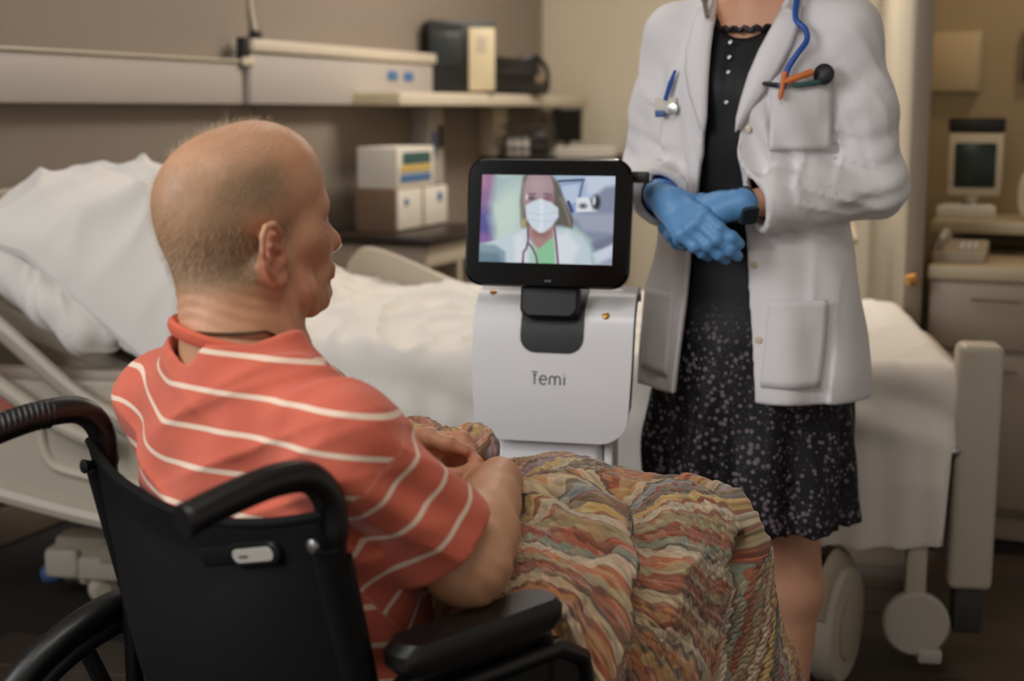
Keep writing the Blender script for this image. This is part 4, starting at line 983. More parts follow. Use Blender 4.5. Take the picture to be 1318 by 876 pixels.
V, F = v.extract(1); q = HM.inv(V)
ear = np.maximum(gauss(q, (-.022, -.088, -.027), .028), gauss(q, (-.022, .088, -.027), .028)); nose = gauss(q, (.115, 0, -.036), .02)
hands_ = gauss(V, (.44, .03, .74), .09)
red = np.clip(.60*ear*(np.abs(q[:, 1]) > .074)+.45*nose+.22*gauss(q, (.07, -.05, -.03), .04)+.28*gauss(q, (.01, -.065, -.07), .05)+.30*hands_+.15*gauss(q, (0, -.06, .06), .04), 0, 1)
scalp = np.clip(sstep(q[:, 2], -.085-.25*np.clip(q[:, 0]+.03, -.1, .1)*0, -.045)*sstep(-q[:, 0], -.030+0*q[:, 2], .012), 0, 1)
side_hair_shade = np.clip(sstep(-np.abs(q[:, 2]-.015)/.095, -1, -.2)*np.exp(-((q[:, 0]+.035-.25*(q[:, 2]-.02))/.042)**2)*sstep(np.abs(q[:, 1]), .03, .065), 0, 1)  # band above and behind the ear: denser hair, with shading painted into its tint
ear2 = np.maximum(gauss(q, (-.022, -.088, -.024), .042), gauss(q, (-.022, .088, -.024), .042)); notear = 1-np.clip(ear2*2.6*sstep(np.abs(q[:, 1]), .070, .076), 0, 1)
tail = np.exp(-((q[:, 2]+.055)/.04)**2)*sstep(-q[:, 0], .01, .05)
crown = sstep(q[:, 2], .085, .045)*0
stub_shade = np.clip((.52*scalp+.60*side_hair_shade+.30*tail*scalp)*notear*(q[:, 2] > -.12), 0, .95)*(.35+.65*sstep(-q[:, 2], -.10, -.055))
link('body', npmesh('body', V, F, {'red': red, 'stubble_shade': stub_shade}), M['skin_old'], man)
# eyes
for s in (1, -1):
    ey = MB().lathe([(.0005, -.011)]+[(.011*math.sin(R(a)), -.011*math.cos(R(a))) for a in range(15, 180, 15)]+[(.0005, .011)], 16, Matrix.Translation(Vector(HM(.0775, .032*s, -.002))) @ HM.M.to_4x4() @ Matrix.Rotation(R(90), 4, 'Y')).build('eye', M['eye'], man)
    MB().lathe([(.0002, .0104), (.003, .0112), (.005, .0103), (.0052, .0095)][::-1], 12, Matrix.Translation(Vector(HM(.0777, .032*s, -.002))) @ HM.M.to_4x4() @ Matrix.Rotation(R(90), 4, 'Y')).build('iris', M['iris'], ey)
# cropped fine hair as thin strands
N = normals(V, F); rg = np.random.RandomState(5)
dens = np.clip(scalp*notear*(.30+.9*side_hair_shade+.4*tail)+.10*sstep(q[:, 2], .07, .1)*sstep(-q[:, 0], -.06, -.02), 0, 1)*(q[:, 2] > -.10)*(V[:, 2] > .97)
pr = dens/dens.sum(); pick = rg.choice(len(V), 9000, p=pr); hv = []; hf = []
for i in pick:
    p = V[i]+rg.normal(size=3)*.0015; nrm = N[i]; lz = q[i, 2]
    down = np.array(HM.M @ Vector((-.45, 0, -.9))) if lz < .085 else np.array(HM.M @ Vector((.6, 0, .25)))
    g = nrm*(.55 if lz < .085 else .75)+down*.75+rg.normal(size=3)*.22; g /= np.linalg.norm(g); L_ = (.008+.007*rg.rand()) if lz < .085 else (.006+.009*rg.rand())
    sdv = np.cross(g, nrm); sdv /= max(np.linalg.norm(sdv), 1e-6); wd = .00009; m = p+g*L_*.55-nrm*.0006; t_ = p+(g*.9-nrm*.28)*L_
    b0 = len(hv); hv += [p-sdv*wd, p+sdv*wd, m+sdv*wd*.8, m-sdv*wd*.8, t_]; hf += [(b0, b0+1, b0+2, b0+3), (b0+3, b0+2, b0+4)]
me = bpy.data.meshes.new('hair'); me.from_pydata([tuple(x) for x in hv], [], hf); me.update()
k = NT('grey_blond_hair'); k.base(k.mix(k.noise(30), lin((150, 126, 98)), lin((206, 182, 148)))); k.set(Roughness=.5)
o = link('hair', me, k.m, man, label='short thin grey hair'); o['kind'] = 'stuff'
# necklace
nc = np.array(nb); MB_n = MB()
npts = [(nc+np.array((.0575*math.cos(a)+.002, .0575*math.sin(a)+.002, .026-.034*max(0, math.cos(a))))) for a in np.linspace(0, 2*math.pi, 44)[:-1]]
MB_n.tube(npts, .0022, 6, True); MB_n.build('necklace', M['chain'], man, label='thin metal necklace')

# ---- t-shirt
def torso_sdf(v, inf):
    i = inf
    v.stack([(.44, .15, 0, .122+i, .165+i), (.56, .135, 0, .122+i, .163+i), (.68, .112, 0, .116+i, .160+i), (.78, .085, 0, .106+i, .162+i), (.85, .070, .003, .088+i, .145+i), (.90, .060, .008, .066+i, .10+i), (.935, .052, .012, .055+i, .068+i), (.958, .048, .014, .052+i, .058+i)], .03)
    for sh, s in ((shR, -1), (shL, 1)):
        v.cone((.052, .012+.04*s, .905), (sh[0]-.002, sh[1]-.012*s, sh[2]+.004), .040+i, .042+i, .045)
def sleeve(sh, el, t0, t1): sh, el = np.array(sh), np.array(el); return sh+(el-sh)*t0, sh+(el-sh)*t1
vT = Vol((-.16, -.40, .42), (.36, .42, 1.02), .0036); torso_sdf(vT, .012)
v = Vol((-.16, -.40, .42), (.36, .42, 1.02), .0036); v.D[:] = vT.D
for sh, el in ((shR, elR), (shL, elL)):
    a, b = sleeve(sh, el, -.05, .80 if sh[1] < 0 else .55); v.cone(a, b, .056, .061, .035)
def foldsS(P):
    d = .0045*wob(P*np.array([1, 1, .6]), 30, 51)+.0022*wob(P, 62, 52)
    rd = lambda c, p=4: (1-np.abs(np.sin(c)))**p
    g = gauss(P, (.0, -.10, .84), .13); d -= g*(.008*rd(24*P[:, 2]+15*P[:, 1]+.7)+.005*rd(46*P[:, 2]+20*P[:, 1]+.2)-.002)
    g = gauss(P, (-.02, .10, .80), .13); d -= g*(.007*rd(24*P[:, 2]-13*P[:, 1]+.4)-.001)
    g = gauss(P, (.11, -.19, .79), .09); d -= g*(.007*rd(34*P[:, 2]+20*P[:, 0]+.4)-.001)
    g = gauss(P, (.07, -.14, .90), .08); d -= g*(.005*rd(50*P[:, 1]+25*P[:, 0]+.4)-.001)
    back = sstep(.10-P[:, 0], 0, .08)
    d += back*(-.0065*np.abs(np.sin(P[:, 2]*26+P[:, 1]*14+1.3*np.sin(P[:, 1]*11)))**2*np.exp(-((P[:, 2]-.80)/.10)**2))
    ar = gauss(P, (.085, -.165, .80), .09)                                     # armpit creases radiate
    d += ar*.008*np.sin((P[:, 2]-.8)*95+(P[:, 0])*70)
    d += gauss(P, (.03, -.10, .93), .07)*.004*np.sin(P[:, 1]*110+P[:, 0]*60)
    lo = sstep(.66-P[:, 2], 0, .1); d += lo*.006*np.sin(P[:, 2]*120+8*P[:, 1]+4*np.sin(P[:, 0]*14))
    return d
for q_ in (v, vT): q_.displace(foldsS, .05); q_.shell(.0115)
# hollow sleeves cut off at the hem; the trunk on its own closes what the cut took from it
for sh, el in ((shR, elR), (shL, elL)):
    a, b = sleeve(sh, el, .80 if sh[1] < 0 else .55, 1.3); dd = (b-a)/np.linalg.norm(b-a); c0 = a
    v.field(lambda X, Y, Z, c0=c0, dd=dd: np.maximum(-((X-c0[0])*dd[0]+(Y-c0[1])*dd[1]+(Z-c0[2])*dd[2]), np.sqrt((X-c0[0]-dd[0]*.1)**2+(Y-c0[1]-dd[1]*.1)**2+(Z-c0[2]-dd[2]*.1)**2)-.16+0*X), c0-.2, c0+.2, .002, 'sub')
v.D = np.minimum(v.D, vT.D)
# neck opening: tilted, wider at the back left where the collar gapes
v.cone(nb+np.array((.000, .010, .06)), nb+np.array((.006, 0, -.05)), .078, .056, .008, 'sub')
v.field(lambda X, Y, Z: .462-Z+0*X+0*Y, (-.16, -.40, .42), (.36, .42, .48), .002, 'and')
V, F = v.extract(1)
# raised collar band
bandV = MB(); cb = [(nb+np.array(((.066)*math.cos(a)+.004, (.068)*math.sin(a)+.008, .012+.012*max(0, -math.cos(a))-.030*max(0, math.cos(a))+.012*math.sin(a)))) for a in np.linspace(0, 2*math.pi, 61)[:-1]]
# stripes: one coordinate on the trunk, another along each sleeve
def arm_t(P, sh, el):
    sh, el = np.array(sh), np.array(el); L_ = np.linalg.norm(el-sh); dd = (el-sh)/L_; r_ = P-sh; t_ = r_ @ dd; return t_, np.linalg.norm(r_-np.outer(t_, dd), axis=1)
tR, rR = arm_t(V, shR, elR); tL, rL = arm_t(V, shL, elL)
mR = (tR > .012) & (V[:, 1] < -.140-.10*(V[:, 0]-.07)) & (rR < .10); mL = (tL > .02) & (V[:, 1] > .15) & (rL < .10)
trunk = V[:, 2]+.16*(V[:, 0]-.02)-.05*sstep(V[:, 1], .03, .17)*sstep(V[:, 2], .70, .86)+.10*V[:, 1]*.2+.0035*wob(V, 18, 55)
st = trunk.copy(); st[mR] = -tR[mR]+.013; st[mL] = -tL[mL]+.012
st[mR] += .0015*wob(V[mR], 22, 56)
seam = np.exp(-((tR-.026)/.004)**2)*(V[:, 1] < -.14)*(rR < .11)
k = NT('coral_striped_jersey'); s_ = k.attr('stripe').outputs['Fac']
fr = k.math('FRACT', k.math('DIVIDE', s_, .042)); wdt = k.math('LESS_THAN', k.math('ABSOLUTE', k.math('SUBTRACT', fr, .5)), .068)
c = k.mix(k.noise(14, 4), lin((196, 90, 68)), lin((212, 106, 82))); c = k.mix(wdt, c, lin((232, 206, 184)))
k.base(c); k.set(Roughness=.85); k.b.inputs['Sheen Weight'].default_value = .15; k.bump(k.noise(900, 2), .2)
M['shirt'] = k.m
sh_o = link('t_shirt', npmesh('t_shirt', V, F, {'stripe': st}), k.m, man, label='orange t-shirt with cream stripes')
k2 = pm('coral_rib', (208, 96, 70), .85, var=.1, vscale=60, bump=.3, bscale=600)
MB().tube(cb, .0085, 8, True, flat=.7).build('collar', k2, sh_o)
# ---- trousers and shoes (mostly under the blanket)
v = Vol((-.04, -.24, .08), (.90, .24, .66), .008)
v.stack([(.50, .15, 0, .12, .17), (.60, .135, 0, .115, .165)], .02)
for s in (1, -1):
    v.cone((.16, .09*s, .565), (.66, .105*s, .575), .085, .07, .03); v.cone((.66, .105*s, .575), (.83, .10*s, .15), .062, .05, .02)
v.displace(lambda P: .004*wob(P, 40, 61)); V, F = v.extract(2); link('trousers', npmesh('trousers', V, F), M['jeans'], man)
for s in (1, -1):
    v = Vol((.74, .10*s-.07, .03), (1.04, .10*s+.07, .16), .006)
    v.cone((.82, .10*s, .095), (.84, .10*s, .08), .045, .04, .02); v.cone((.80, .10*s, .075), (.97, .105*s, .07), .036, .034, .02)
    v.field(lambda X, Y, Z: .047-Z, (.74, .10*s-.07, .03), (1.04, .10*s+.07, .16), .003, 'and'); V, F = v.extract(1)
    link('shoe', npmesh('shoe', V, F), M['shoe'], man)

# ================================================================== knitted blanket over the lap
kn = NT('knitted_wool_stripes'); uv = kn.n('ShaderNodeSeparateXYZ'); kn.l(kn.attr('knit').outputs['Vector'], uv.inputs[0]); uu, vv = uv.outputs[0], uv.outputs[1]
tri = kn.math('PINGPONG', kn.math('MULTIPLY', vv, 1/.011), 1.0)                        # small knit zigzag
big = kn.math('PINGPONG', kn.math('MULTIPLY', vv, 1/.055), 1.0)
u2 = kn.math('ADD', kn.math('MULTIPLY', uu, 1/.0135), kn.math('ADD', kn.math('MULTIPLY', tri, .32), kn.math('ADD', kn.math('MULTIPLY', big, .55), kn.math('MULTIPLY', kn.noise(6, 2), 1.1))))
band = kn.math('FLOOR', u2); wn = kn.n('ShaderNodeTexWhiteNoise', noise_dimensions='1D'); kn.l(band, wn.inputs['W'])
cr = kn.n('ShaderNodeValToRGB'); cr.color_ramp.interpolation = 'CONSTANT'; kn.l(wn.outputs['Value'], cr.inputs[0])
pal = [(222, 196, 160), (196, 150, 92), (206, 120, 78), (158, 164, 142), (152, 160, 164), (210, 152, 132), (176, 96, 74), (222, 186, 116), (126, 104, 88), (226, 206, 176), (168, 140, 152), (208, 142, 88), (214, 172, 150), (182, 160, 118), (196, 120, 96)]
for i, c in enumerate(pal):
    el_ = cr.color_ramp.elements[i] if i < 2 else cr.color_ramp.elements.new(i/len(pal)); el_.position = i/len(pal); el_.color = lin(c)
st_ = kn.n('ShaderNodeTexVoronoi'); cmb = kn.n('ShaderNodeCombineXYZ'); kn.l(kn.math('MULTIPLY', uu, 1/.0062), cmb.inputs[0]); kn.l(kn.math('MULTIPLY', vv, 1/.0072), cmb.inputs[1]); kn.l(cmb.outputs[0], st_.inputs['Vector']); st_.inputs['Scale'].default_value = 1.0; st_.inputs['Randomness'].default_value = .55
wc2 = kn.n('ShaderNodeTexWhiteNoise', noise_dimensions='3D'); kn.l(st_.outputs['Color'], wc2.inputs['Vector'])
cr2 = kn.n('ShaderNodeValToRGB'); cr2.color_ramp.interpolation = 'CONSTANT'; kn.l(wc2.outputs['Value'], cr2.inputs[0])
for i, c in enumerate([(196, 176, 138), (140, 112, 76), (120, 124, 112), (178, 118, 84), (96, 82, 70)]):
    el_ = cr2.color_ramp.elements[i] if i < 2 else cr2.color_ramp.elements.new(i/5); el_.position = i/5; el_.color = lin(c)
fru = kn.math('FRACT', u2); wn2 = kn.n('ShaderNodeTexWhiteNoise', noise_dimensions='1D'); kn.l(kn.math('ADD', band, 7.3), wn2.inputs['W'])
accent = kn.math('MULTIPLY', kn.math('LESS_THAN', fru, .30), kn.math('GREATER_THAN', wn2.outputs['Value'], .52))          # thin dark accent rows between the stripes
acc_c = kn.mix(kn.math('GREATER_THAN', wn2.outputs['Value'], .78), lin((150, 52, 46)), lin((92, 74, 66)))
cc = kn.mix(.36, kn.mix(kn.math('MULTIPLY', accent, .85), cr.outputs[0], acc_c), cr2.outputs[0])
kn.base(cc); kn.set(Roughness=.95); kn.b.inputs['Sheen Weight'].default_value = .3
kn.bump(st_.outputs['Distance'], 1.0, .006); kn.t.nodes[-1]
for nd in kn.t.nodes:
    if nd.type == 'BUMP': nd.invert = True
v = Vol((.20, -.36, .05), (1.12, .36, .86), .0048)
v.ell((.33, 0, .625), (.15, .19, .085), None, .05)
thR = ((.22, -.125, .595), (.68, -.125, .592)); thL = ((.22, .125, .60), (.66, .12, .585))
v.cone(*thR, .102, .104, .04); v.cone(*thL, .105, .105, .04)
v.cone((.68, -.125, .592), (.86, -.135, .10), .104, .125, .04); v.cone((.66, .12, .585), (.84, .12, .10), .105, .115, .04)
v.cone((.66, 0, .56), (.82, 0, .12), .09, .10, .05); v.cone((.30, 0, .60), (.66, 0, .60), .095, .098, .05)
v.ell((.47, .20, .725), (.055, .045, .040), (Matrix.Rotation(.4, 3, 'Z')), .02); v.ell((.51, .135, .725), (.05, .04, .034), (Matrix.Rotation(-.5, 3, 'Z')), .015); v.ell((.44, .15, .70), (.06, .05, .04), None, .02)           # bunch behind the hands
v.ell((.47, -.06, .685), (.055, .075, .030), None, .03)
# flap falling over the near side
def flap(X, Y, Z):
    yc = -.222-.10*np.clip(.62-Z, 0, .5)-.015*np.sin(X*26+1); d = np.abs(Y-yc)-.010
    return np.maximum(np.maximum(d, (.315+(.62-Z)*.75)-X), np.maximum(Z-.64, np.maximum(X-.60-(.62-Z)*.35, .30-Z)))
v.field(flap, (.22, -.36, .26), (.84, -.15, .70), .025)
v.field(lambda X, Y, Z: np.sqrt((np.abs(Y-(-.225-.10*np.clip(.62-Z, 0, .5))))**2+(X-(.325+(.62-Z)*.75))**2)-.015+np.maximum(Z-.62, 0)+np.maximum(.3-Z, 0), (.22, -.36, .26), (.84, -.15, .68), .012)
# the deep fold across the near thigh
v.chain([(.535, -.02, .676), (.51, -.08, .680), (.47, -.15, .668), (.430, -.205, .638), (.39, -.238, .590), (.365, -.255, .53)], [.028, .036, .040, .040, .036, .03], .022)
v.chain([(.615, -.02, .724), (.595, -.07, .722), (.555, -.14, .708), (.515, -.205, .674), (.472, -.247, .640), (.442, -.268, .592), (.42, -.286, .535), (.405, -.30, .455)], [.010, .026, .034, .036, .036, .036, .036, .034], .018, 'sub')
v.chain([(.34, -.14, .712), (.42, -.19, .68), (.46, -.225, .62)], [.006, .010, .006], .02, 'sub')
v.chain([(.66, -.03, .71), (.70, -.15, .69), (.66, -.235, .60), (.60, -.27, .47)], [.004, .010, .014, .012], .02, 'sub')
v.chain([(.80, -.235, .56), (.84, -.20, .45), (.90, -.215, .25), (.92, -.22, .10)], [.010, .016, .02, .02], .03, 'sub')
v.chain([(.79, -.09, .60), (.88, -.085, .40), (.94, -.08, .15)], [.008, .016, .02], .03, 'sub')
def knob(P):
    d = .0055*wob(P, 34, 71)+.0030*wob(P, 75, 72)
    rl = gauss(P, (.455, -.085, .70), .075)+gauss(P, (.50, .13, .74), .09)+.5*gauss(P, (.56, -.02, .70), .08)
    d += rl*(.013*np.sin(P[:, 0]*95+P[:, 1]*40+2*np.sin(P[:, 1]*30)))
    d += sstep(.55-P[:, 2], 0, .2)*.008*np.sin(P[:, 1]*42+P[:, 0]*8+1.5*np.sin(P[:, 2]*7))
    return d
v.displace(knob, .05)
V, F = v.extract(1)
def leg_uv(P, sgn):
    yl = .125; A_ = np.array((.2, 0, .593)); B_ = np.array((.67, 0, .59)); C_ = np.array((.85, 0, .10))
    q_ = P.copy(); lat = q_[:, 1]*sgn-yl; q_[:, 1] = 0
    def proj_(a, b):
        ab = b-a; t_ = np.clip(((q_-a) @ ab)/(ab @ ab), 0, 1); return t_*np.linalg.norm(ab), a+np.outer(t_, ab)
    t1, p1 = proj_(A_, B_); t2, p2 = proj_(B_, C_); d1 = np.linalg.norm(q_-p1, axis=1); d2 = np.linalg.norm(q_-p2, axis=1)
    use2 = d2 < d1; t_ = np.where(use2, np.linalg.norm(B_-A_)+t2, t1); ctr = np.where(use2[:, None], p2, p1)
    o_ = q_-ctr; out = np.where(use2, o_ @ np.array((.94, 0, .34)), o_[:, 2])
    phi = np.arctan2(lat, out); return sgn*(yl+.11*phi), t_
uR, vR = leg_uv(V, -1); uL, vL = leg_uv(V, 1); wgt = sstep(V[:, 1], -.015, .015)
uu_ = uR*(1-wgt)+uL*wgt; vv_ = vR*(1-wgt)+vL*wgt
vf = .335+.9*(uu_+.125)*(uu_ > -.4); g_ = np.where(vv_ < vf, 1.1*np.clip(vv_-vf+.17, 0, 1)**1.35, .42*np.clip(vv_-vf, 0, .5)+.03); uu_ = uu_+g_*(1-wgt)+.1*wgt*vv_
# fine rib relief that follows the rows
Nn = normals(V, F); V = V+Nn*(.0014*np.sin(2*math.pi*uu_/.0125)+.0009*np.sin(2*math.pi*vv_/.0085+math.pi*np.round(uu_/.0125)))[:, None]
bl = link('knitted_blanket', npmesh('knitted_blanket', V, F, {'knit': np.stack([uu_, vv_, 0*uu_], 1)}), kn.m, None, CL, CA)
tagobj(bl, 'multicoloured striped knitted blanket draped over the lap and legs of the seated person', 'blanket')
# ================================================================== the standing person in the white coat (x is where she faces)
DA = R(240); DL = (.448, 2.635, 0)
doc = thing('person', 'standing person in white coat and black floral dress with blue gloves clasped', 'person', DL, DA)
HD = Frame((.030, 0, 1.555), 0, R(4), 0, .93)
dshL, delL, dwrL = (.005, .163, 1.335), (-.01, .222, 1.065), (.190, .036, 1.036)
dshR, delR, dwrR = (.005, -.163, 1.335), (-.020, -.222, 1.065), (.196, -.098, 1.045)
v = Vol((-.20, -.36, .0), (.36, .36, 1.70), .006)
head(v, HD, False)
v.cone((.0, 0, 1.40), HD(-.03, 0, -.03), .052, .047, .02); v.cone((.02, 0, 1.37), HD(.0, 0, -.06), .045, .04, .02)
v.stack([(.80, .0, 0, .105, .165), (.90, .0, 0, .105, .165), (1.02, .0, 0, .090, .128), (1.15, .005, 0, .098, .142), (1.25, .01, 0, .100, .150), (1.33, .0, 0, .075, .15), (1.385, -.005, 0, .055, .075)], .03)
for s, sh, el, wr in ((1, dshL, delL, dwrL), (-1, dshR, delR, dwrR)):
    v.cone((.0, .05*s, 1.365), sh, .042, .042, .03); arm(v, sh, el, wr, .80)
    v.cone((.0, .085*s, .86), (.02, .085*s, .50), .082, .062, .03); v.cone((.02, .085*s, .50), (-.005, .092*s, .30), .058, .060, .02); v.cone((-.005, .092*s, .30), (-.01, .09*s, .09), .058, .038, .02)
    v.cone((-.02, .08*s, .06), (.14, .09*s, .04), .036, .028, .03)
ddR = np.array((.40, .80, -.44)); dnR = np.array((.84, -.25, .48)); ddL = np.array((.26, -.94, -.22)); dnL = np.array((.75, .10, .65))
def doc_hands(v, inf, op=0):
    v.cone(dwrR, np.array(dwrR)+ddR*.02, .026+inf, .021+inf, .012); v.cone(dwrL, np.array(dwrL)+ddL*.02, .026+inf, .021+inf, .012)
HPR = ([(18, 26, 16), (22, 30, 18), (26, 32, 18), (30, 34, 20)], .8); HPL = ([(40, 50, 30), (44, 52, 30), (46, 54, 30), (50, 54, 30)], .5)
doc_hands(v, -.003)
hand(v, np.array(dwrR)+ddR*.012, ddR, dnR, 1, HPR[0], HPR[1], .95, -.0045); hand(v, np.array(dwrL)+ddL*.012, ddL, dnL, -1, HPL[0], HPL[1], .95, -.0045)
V, F = v.extract(1); q = HD.inv(V)
red = np.clip(.3*gauss(q, (.07, .05, -.03), .03)+.3*gauss(q, (.07, -.05, -.03), .03)+.4*gauss(q, (.1, 0, -.068), .02), 0, 1)
link('body', npmesh('body', V, F, {'red': red}), M['skin_young'], doc)
for s in (1, -1):
    ey = MB().lathe([(.0005, -.011)]+[(.011*math.sin(R(a)), -.011*math.cos(R(a))) for a in range(15, 180, 15)]+[(.0005, .011)], 16, Matrix.Translation(Vector(HD(.079, .032*s, -.002))) @ HD.M.to_4x4() @ Matrix.Rotation(R(90), 4, 'Y')).build('eye', M['eye'], doc)
    MB().lathe([(.0002, .0104), (.003, .0112), (.005, .0103), (.0052, .0095)][::-1], 12, Matrix.Translation(Vector(HD(.0795, .032*s, -.002))) @ HD.M.to_4x4() @ Matrix.Rotation(R(90), 4, 'Y')).build('iris', M['iris'], ey)
    v_ = Vol((-.12, .09*s-.08, .0), (.24, .09*s+.08, .14), .005); v_.cone((-.03, .088*s, .05), (.03, .088*s, .045), .044, .044, .02); v_.cone((.0, .088*s, .04), (.145, .093*s, .034), .042, .034, .02)
    v_.cone((-.01, .09*s, .09), (.03, .09*s, .13), .03, .04, .01, 'sub'); v_.field(lambda X, Y, Z: .002-Z+0*X+0*Y, (-.12, .09*s-.08, .0), (.24, .09*s+.08, .14), .003, 'and'); V_, F_ = v_.extract(1); link('shoe', npmesh('shoe', V_, F_), M['watch'], doc, label='plain black shoe')
v = Vol((-.16, -.13, 1.38), (.16, .13, 1.70), .005)
v.ell(HD(-.025, 0, .035), (.108, .086, .09), None, .02); v.ell(HD(-.06, 0, -.05), (.06, .085, .11), None, .03)
v.ell(HD(.095, 0, -.045), (.075, .058, .10), None, .012, 'sub'); v.displace(lambda P: .0025*np.sin(P[:, 1]*260+P[:, 2]*20))
V, F = v.extract(1); link('hair', npmesh('hair', V, F), M['hair_dark'], doc)

# ---- gloves
for (nm, wr, dd, nn_, sd, hp) in (('glove', dwrR, ddR, dnR, 1, HPR), ('glove', dwrL, ddL, dnL, -1, HPL)):
    o_ = np.array(wr)+dd/np.linalg.norm(dd)*.012; lo = o_-.20; hi = o_+.20
    v = Vol(lo, hi, .0024); hand(v, o_, dd, nn_, sd, hp[0], hp[1], .95, .0022)
    v.cone(np.array(wr)-dd*.012, np.array(wr)+dd*.03, .0285, .023, .012)
    v.displace(lambda P: .0009*wob(P, 170, 81)+.0007*wob(P, 90, 82), .02)
    V, F = v.extract(1); g = link(nm, npmesh(nm, V, F), M['glove'], doc, label='pale blue nitrile glove')
    if sd > 0:
        el_ = np.array(delR); ax = (np.array(wr)-el_); ax /= np.linalg.norm(ax)
        MB().tube([tuple(np.array(wr)-ax*.034), tuple(np.array(wr)-ax*.02), tuple(np.array(wr)+ax*.004)], [.0325, .0315, .0295], 18).build('glove_cuff', M['glove_cuff'], g, label='bright blue rolled cuff')
el_ = np.array(delL); ax = (np.array(dwrL)-el_); ax /= np.linalg.norm(ax); cw = np.array(dwrL)-ax*.012
wt = MB().tube([tuple(cw-ax*.014), tuple(cw-ax*.010), tuple(cw+ax*.010), tuple(cw+ax*.014)], [.0300, .0315, .0310, .0295], 20).build('wrist_watch', M['watch'], doc, label='black wrist watch')
nw = np.array((.80, -.15, -.35)); nw -= ax*(nw @ ax); nw /= np.linalg.norm(nw); bw = np.cross(nw, ax)
MB().prism(rrect(.032, .036, .007), .0, .008, .002, rot_to(tuple(ax), tuple(bw), tuple(np.cross(ax, bw)*np.sign(np.cross(ax, bw) @ nw)), tuple(cw+nw*.028))).build('watch_face', M['watch_face'], wt)

# ---- dress
v = Vol((-.26, -.30, .40), (.28, .30, 1.40), .0055)
v.stack([(.425, .005, .01, .165, .192), (.60, .0, 0, .150, .190), (.80, .0, 0, .130, .182), (.92, .0, 0, .116, .168), (1.03, .0, 0, .104, .140), (1.15, .008, 0, .112, .150), (1.25, .012, 0, .112, .155), (1.32, .004, 0, .088, .13), (1.375, -.005, 0, .066, .085)], .02)
def skirt(P):
    th_ = np.arctan2(P[:, 1]/1.2, P[:, 0]); dn_ = sstep(.80-P[:, 2], 0, .25)
    return dn_*(.011*np.sin(th_*9+1.5*np.sin(P[:, 2]*5)+.5)+.006*np.sin(th_*17+3*P[:, 2]))+.002*wob(P, 40, 91)+(1-dn_)*.002*np.sin(P[:, 1]*170)*np.exp(-((P[:, 2]-1.28)/.05)**2)
v.displace(skirt, .06)
v.field(lambda X, Y, Z: (.437+.007*np.abs(np.sin(np.arctan2(Y, X)*16)))-Z, (-.26, -.30, .40), (.28, .30, .5), .003, 'and')
v.stack([(.38, .005, .01, .152, .178), (.62, .0, 0, .12, .16)], .004, 'sub', cap=False)
v.cone((.075, 0, 1.385), (.03, 0, 1.42), .062, .075, .006, 'sub'); v.cone((-.0, 0, 1.34), (.0, 0, 1.45), .054, .07, .006, 'sub')
V, F = v.extract(1)
kd = NT('black_floral_satin'); vo = kd.n('ShaderNodeTexVoronoi'); vo.inputs['Scale'].default_value = 84; kd.l(kd.n('ShaderNodeTexCoord').outputs['Object'], vo.inputs['Vector'])
vo2 = kd.n('ShaderNodeTexVoronoi'); vo2.inputs['Scale'].default_value = 120; kd.l(kd.n('ShaderNodeTexCoord').outputs['Object'], vo2.inputs['Vector'])
f1 = kd.math('LESS_THAN', vo.outputs['Distance'], kd.math('MULTIPLY', kd.noise(25, 2), .62)); f2 = kd.math('LESS_THAN', vo2.outputs['Distance'], .26)
pr_ = kd.attr('floral').outputs['Fac']; c = kd.mix(kd.math('MULTIPLY', kd.math('MULTIPLY', f1, pr_), .85), lin((17, 16, 20)), kd.mix(kd.noise(40), lin((92, 86, 104)), lin((138, 122, 126)))); c = kd.mix(kd.math('MULTIPLY', kd.math('MULTIPLY', f2, pr_), .5), c, lin((84, 76, 92)))
kd.base(c); kd.set(Roughness=.55); kd.b.inputs['Specular IOR Level'].default_value = .3
dr = link('dress', npmesh('dress', V, F, {'floral': sstep(.88-V[:, 2], 0, .14)}), kd.m, doc, label='black dress with small grey flowers on the skirt')
for k_ in range(5): MB().lathe([(.0005, -.001), (.0045, 0), (.004, .003), (.0005, .004)], 10, Matrix.Translation((.108+.003*k_, -.012, 1.315-.026*k_)) @ Matrix.Rotation(R(80), 4, 'Y')).build('button', M['steel'], dr)
# gathered frill round the neckline
fr_ = [(.074*math.cos(a)+.012, .084*math.sin(a), 1.352+.034*max(0, -math.cos(a))-.014*max(0, math.cos(a))+.0035*math.sin(a*26)) for a in np.linspace(0, 2*math.pi, 121)[:-1]]
MB().tube(fr_, .005, 6, True).build('neck_frill', M['watch'], dr)

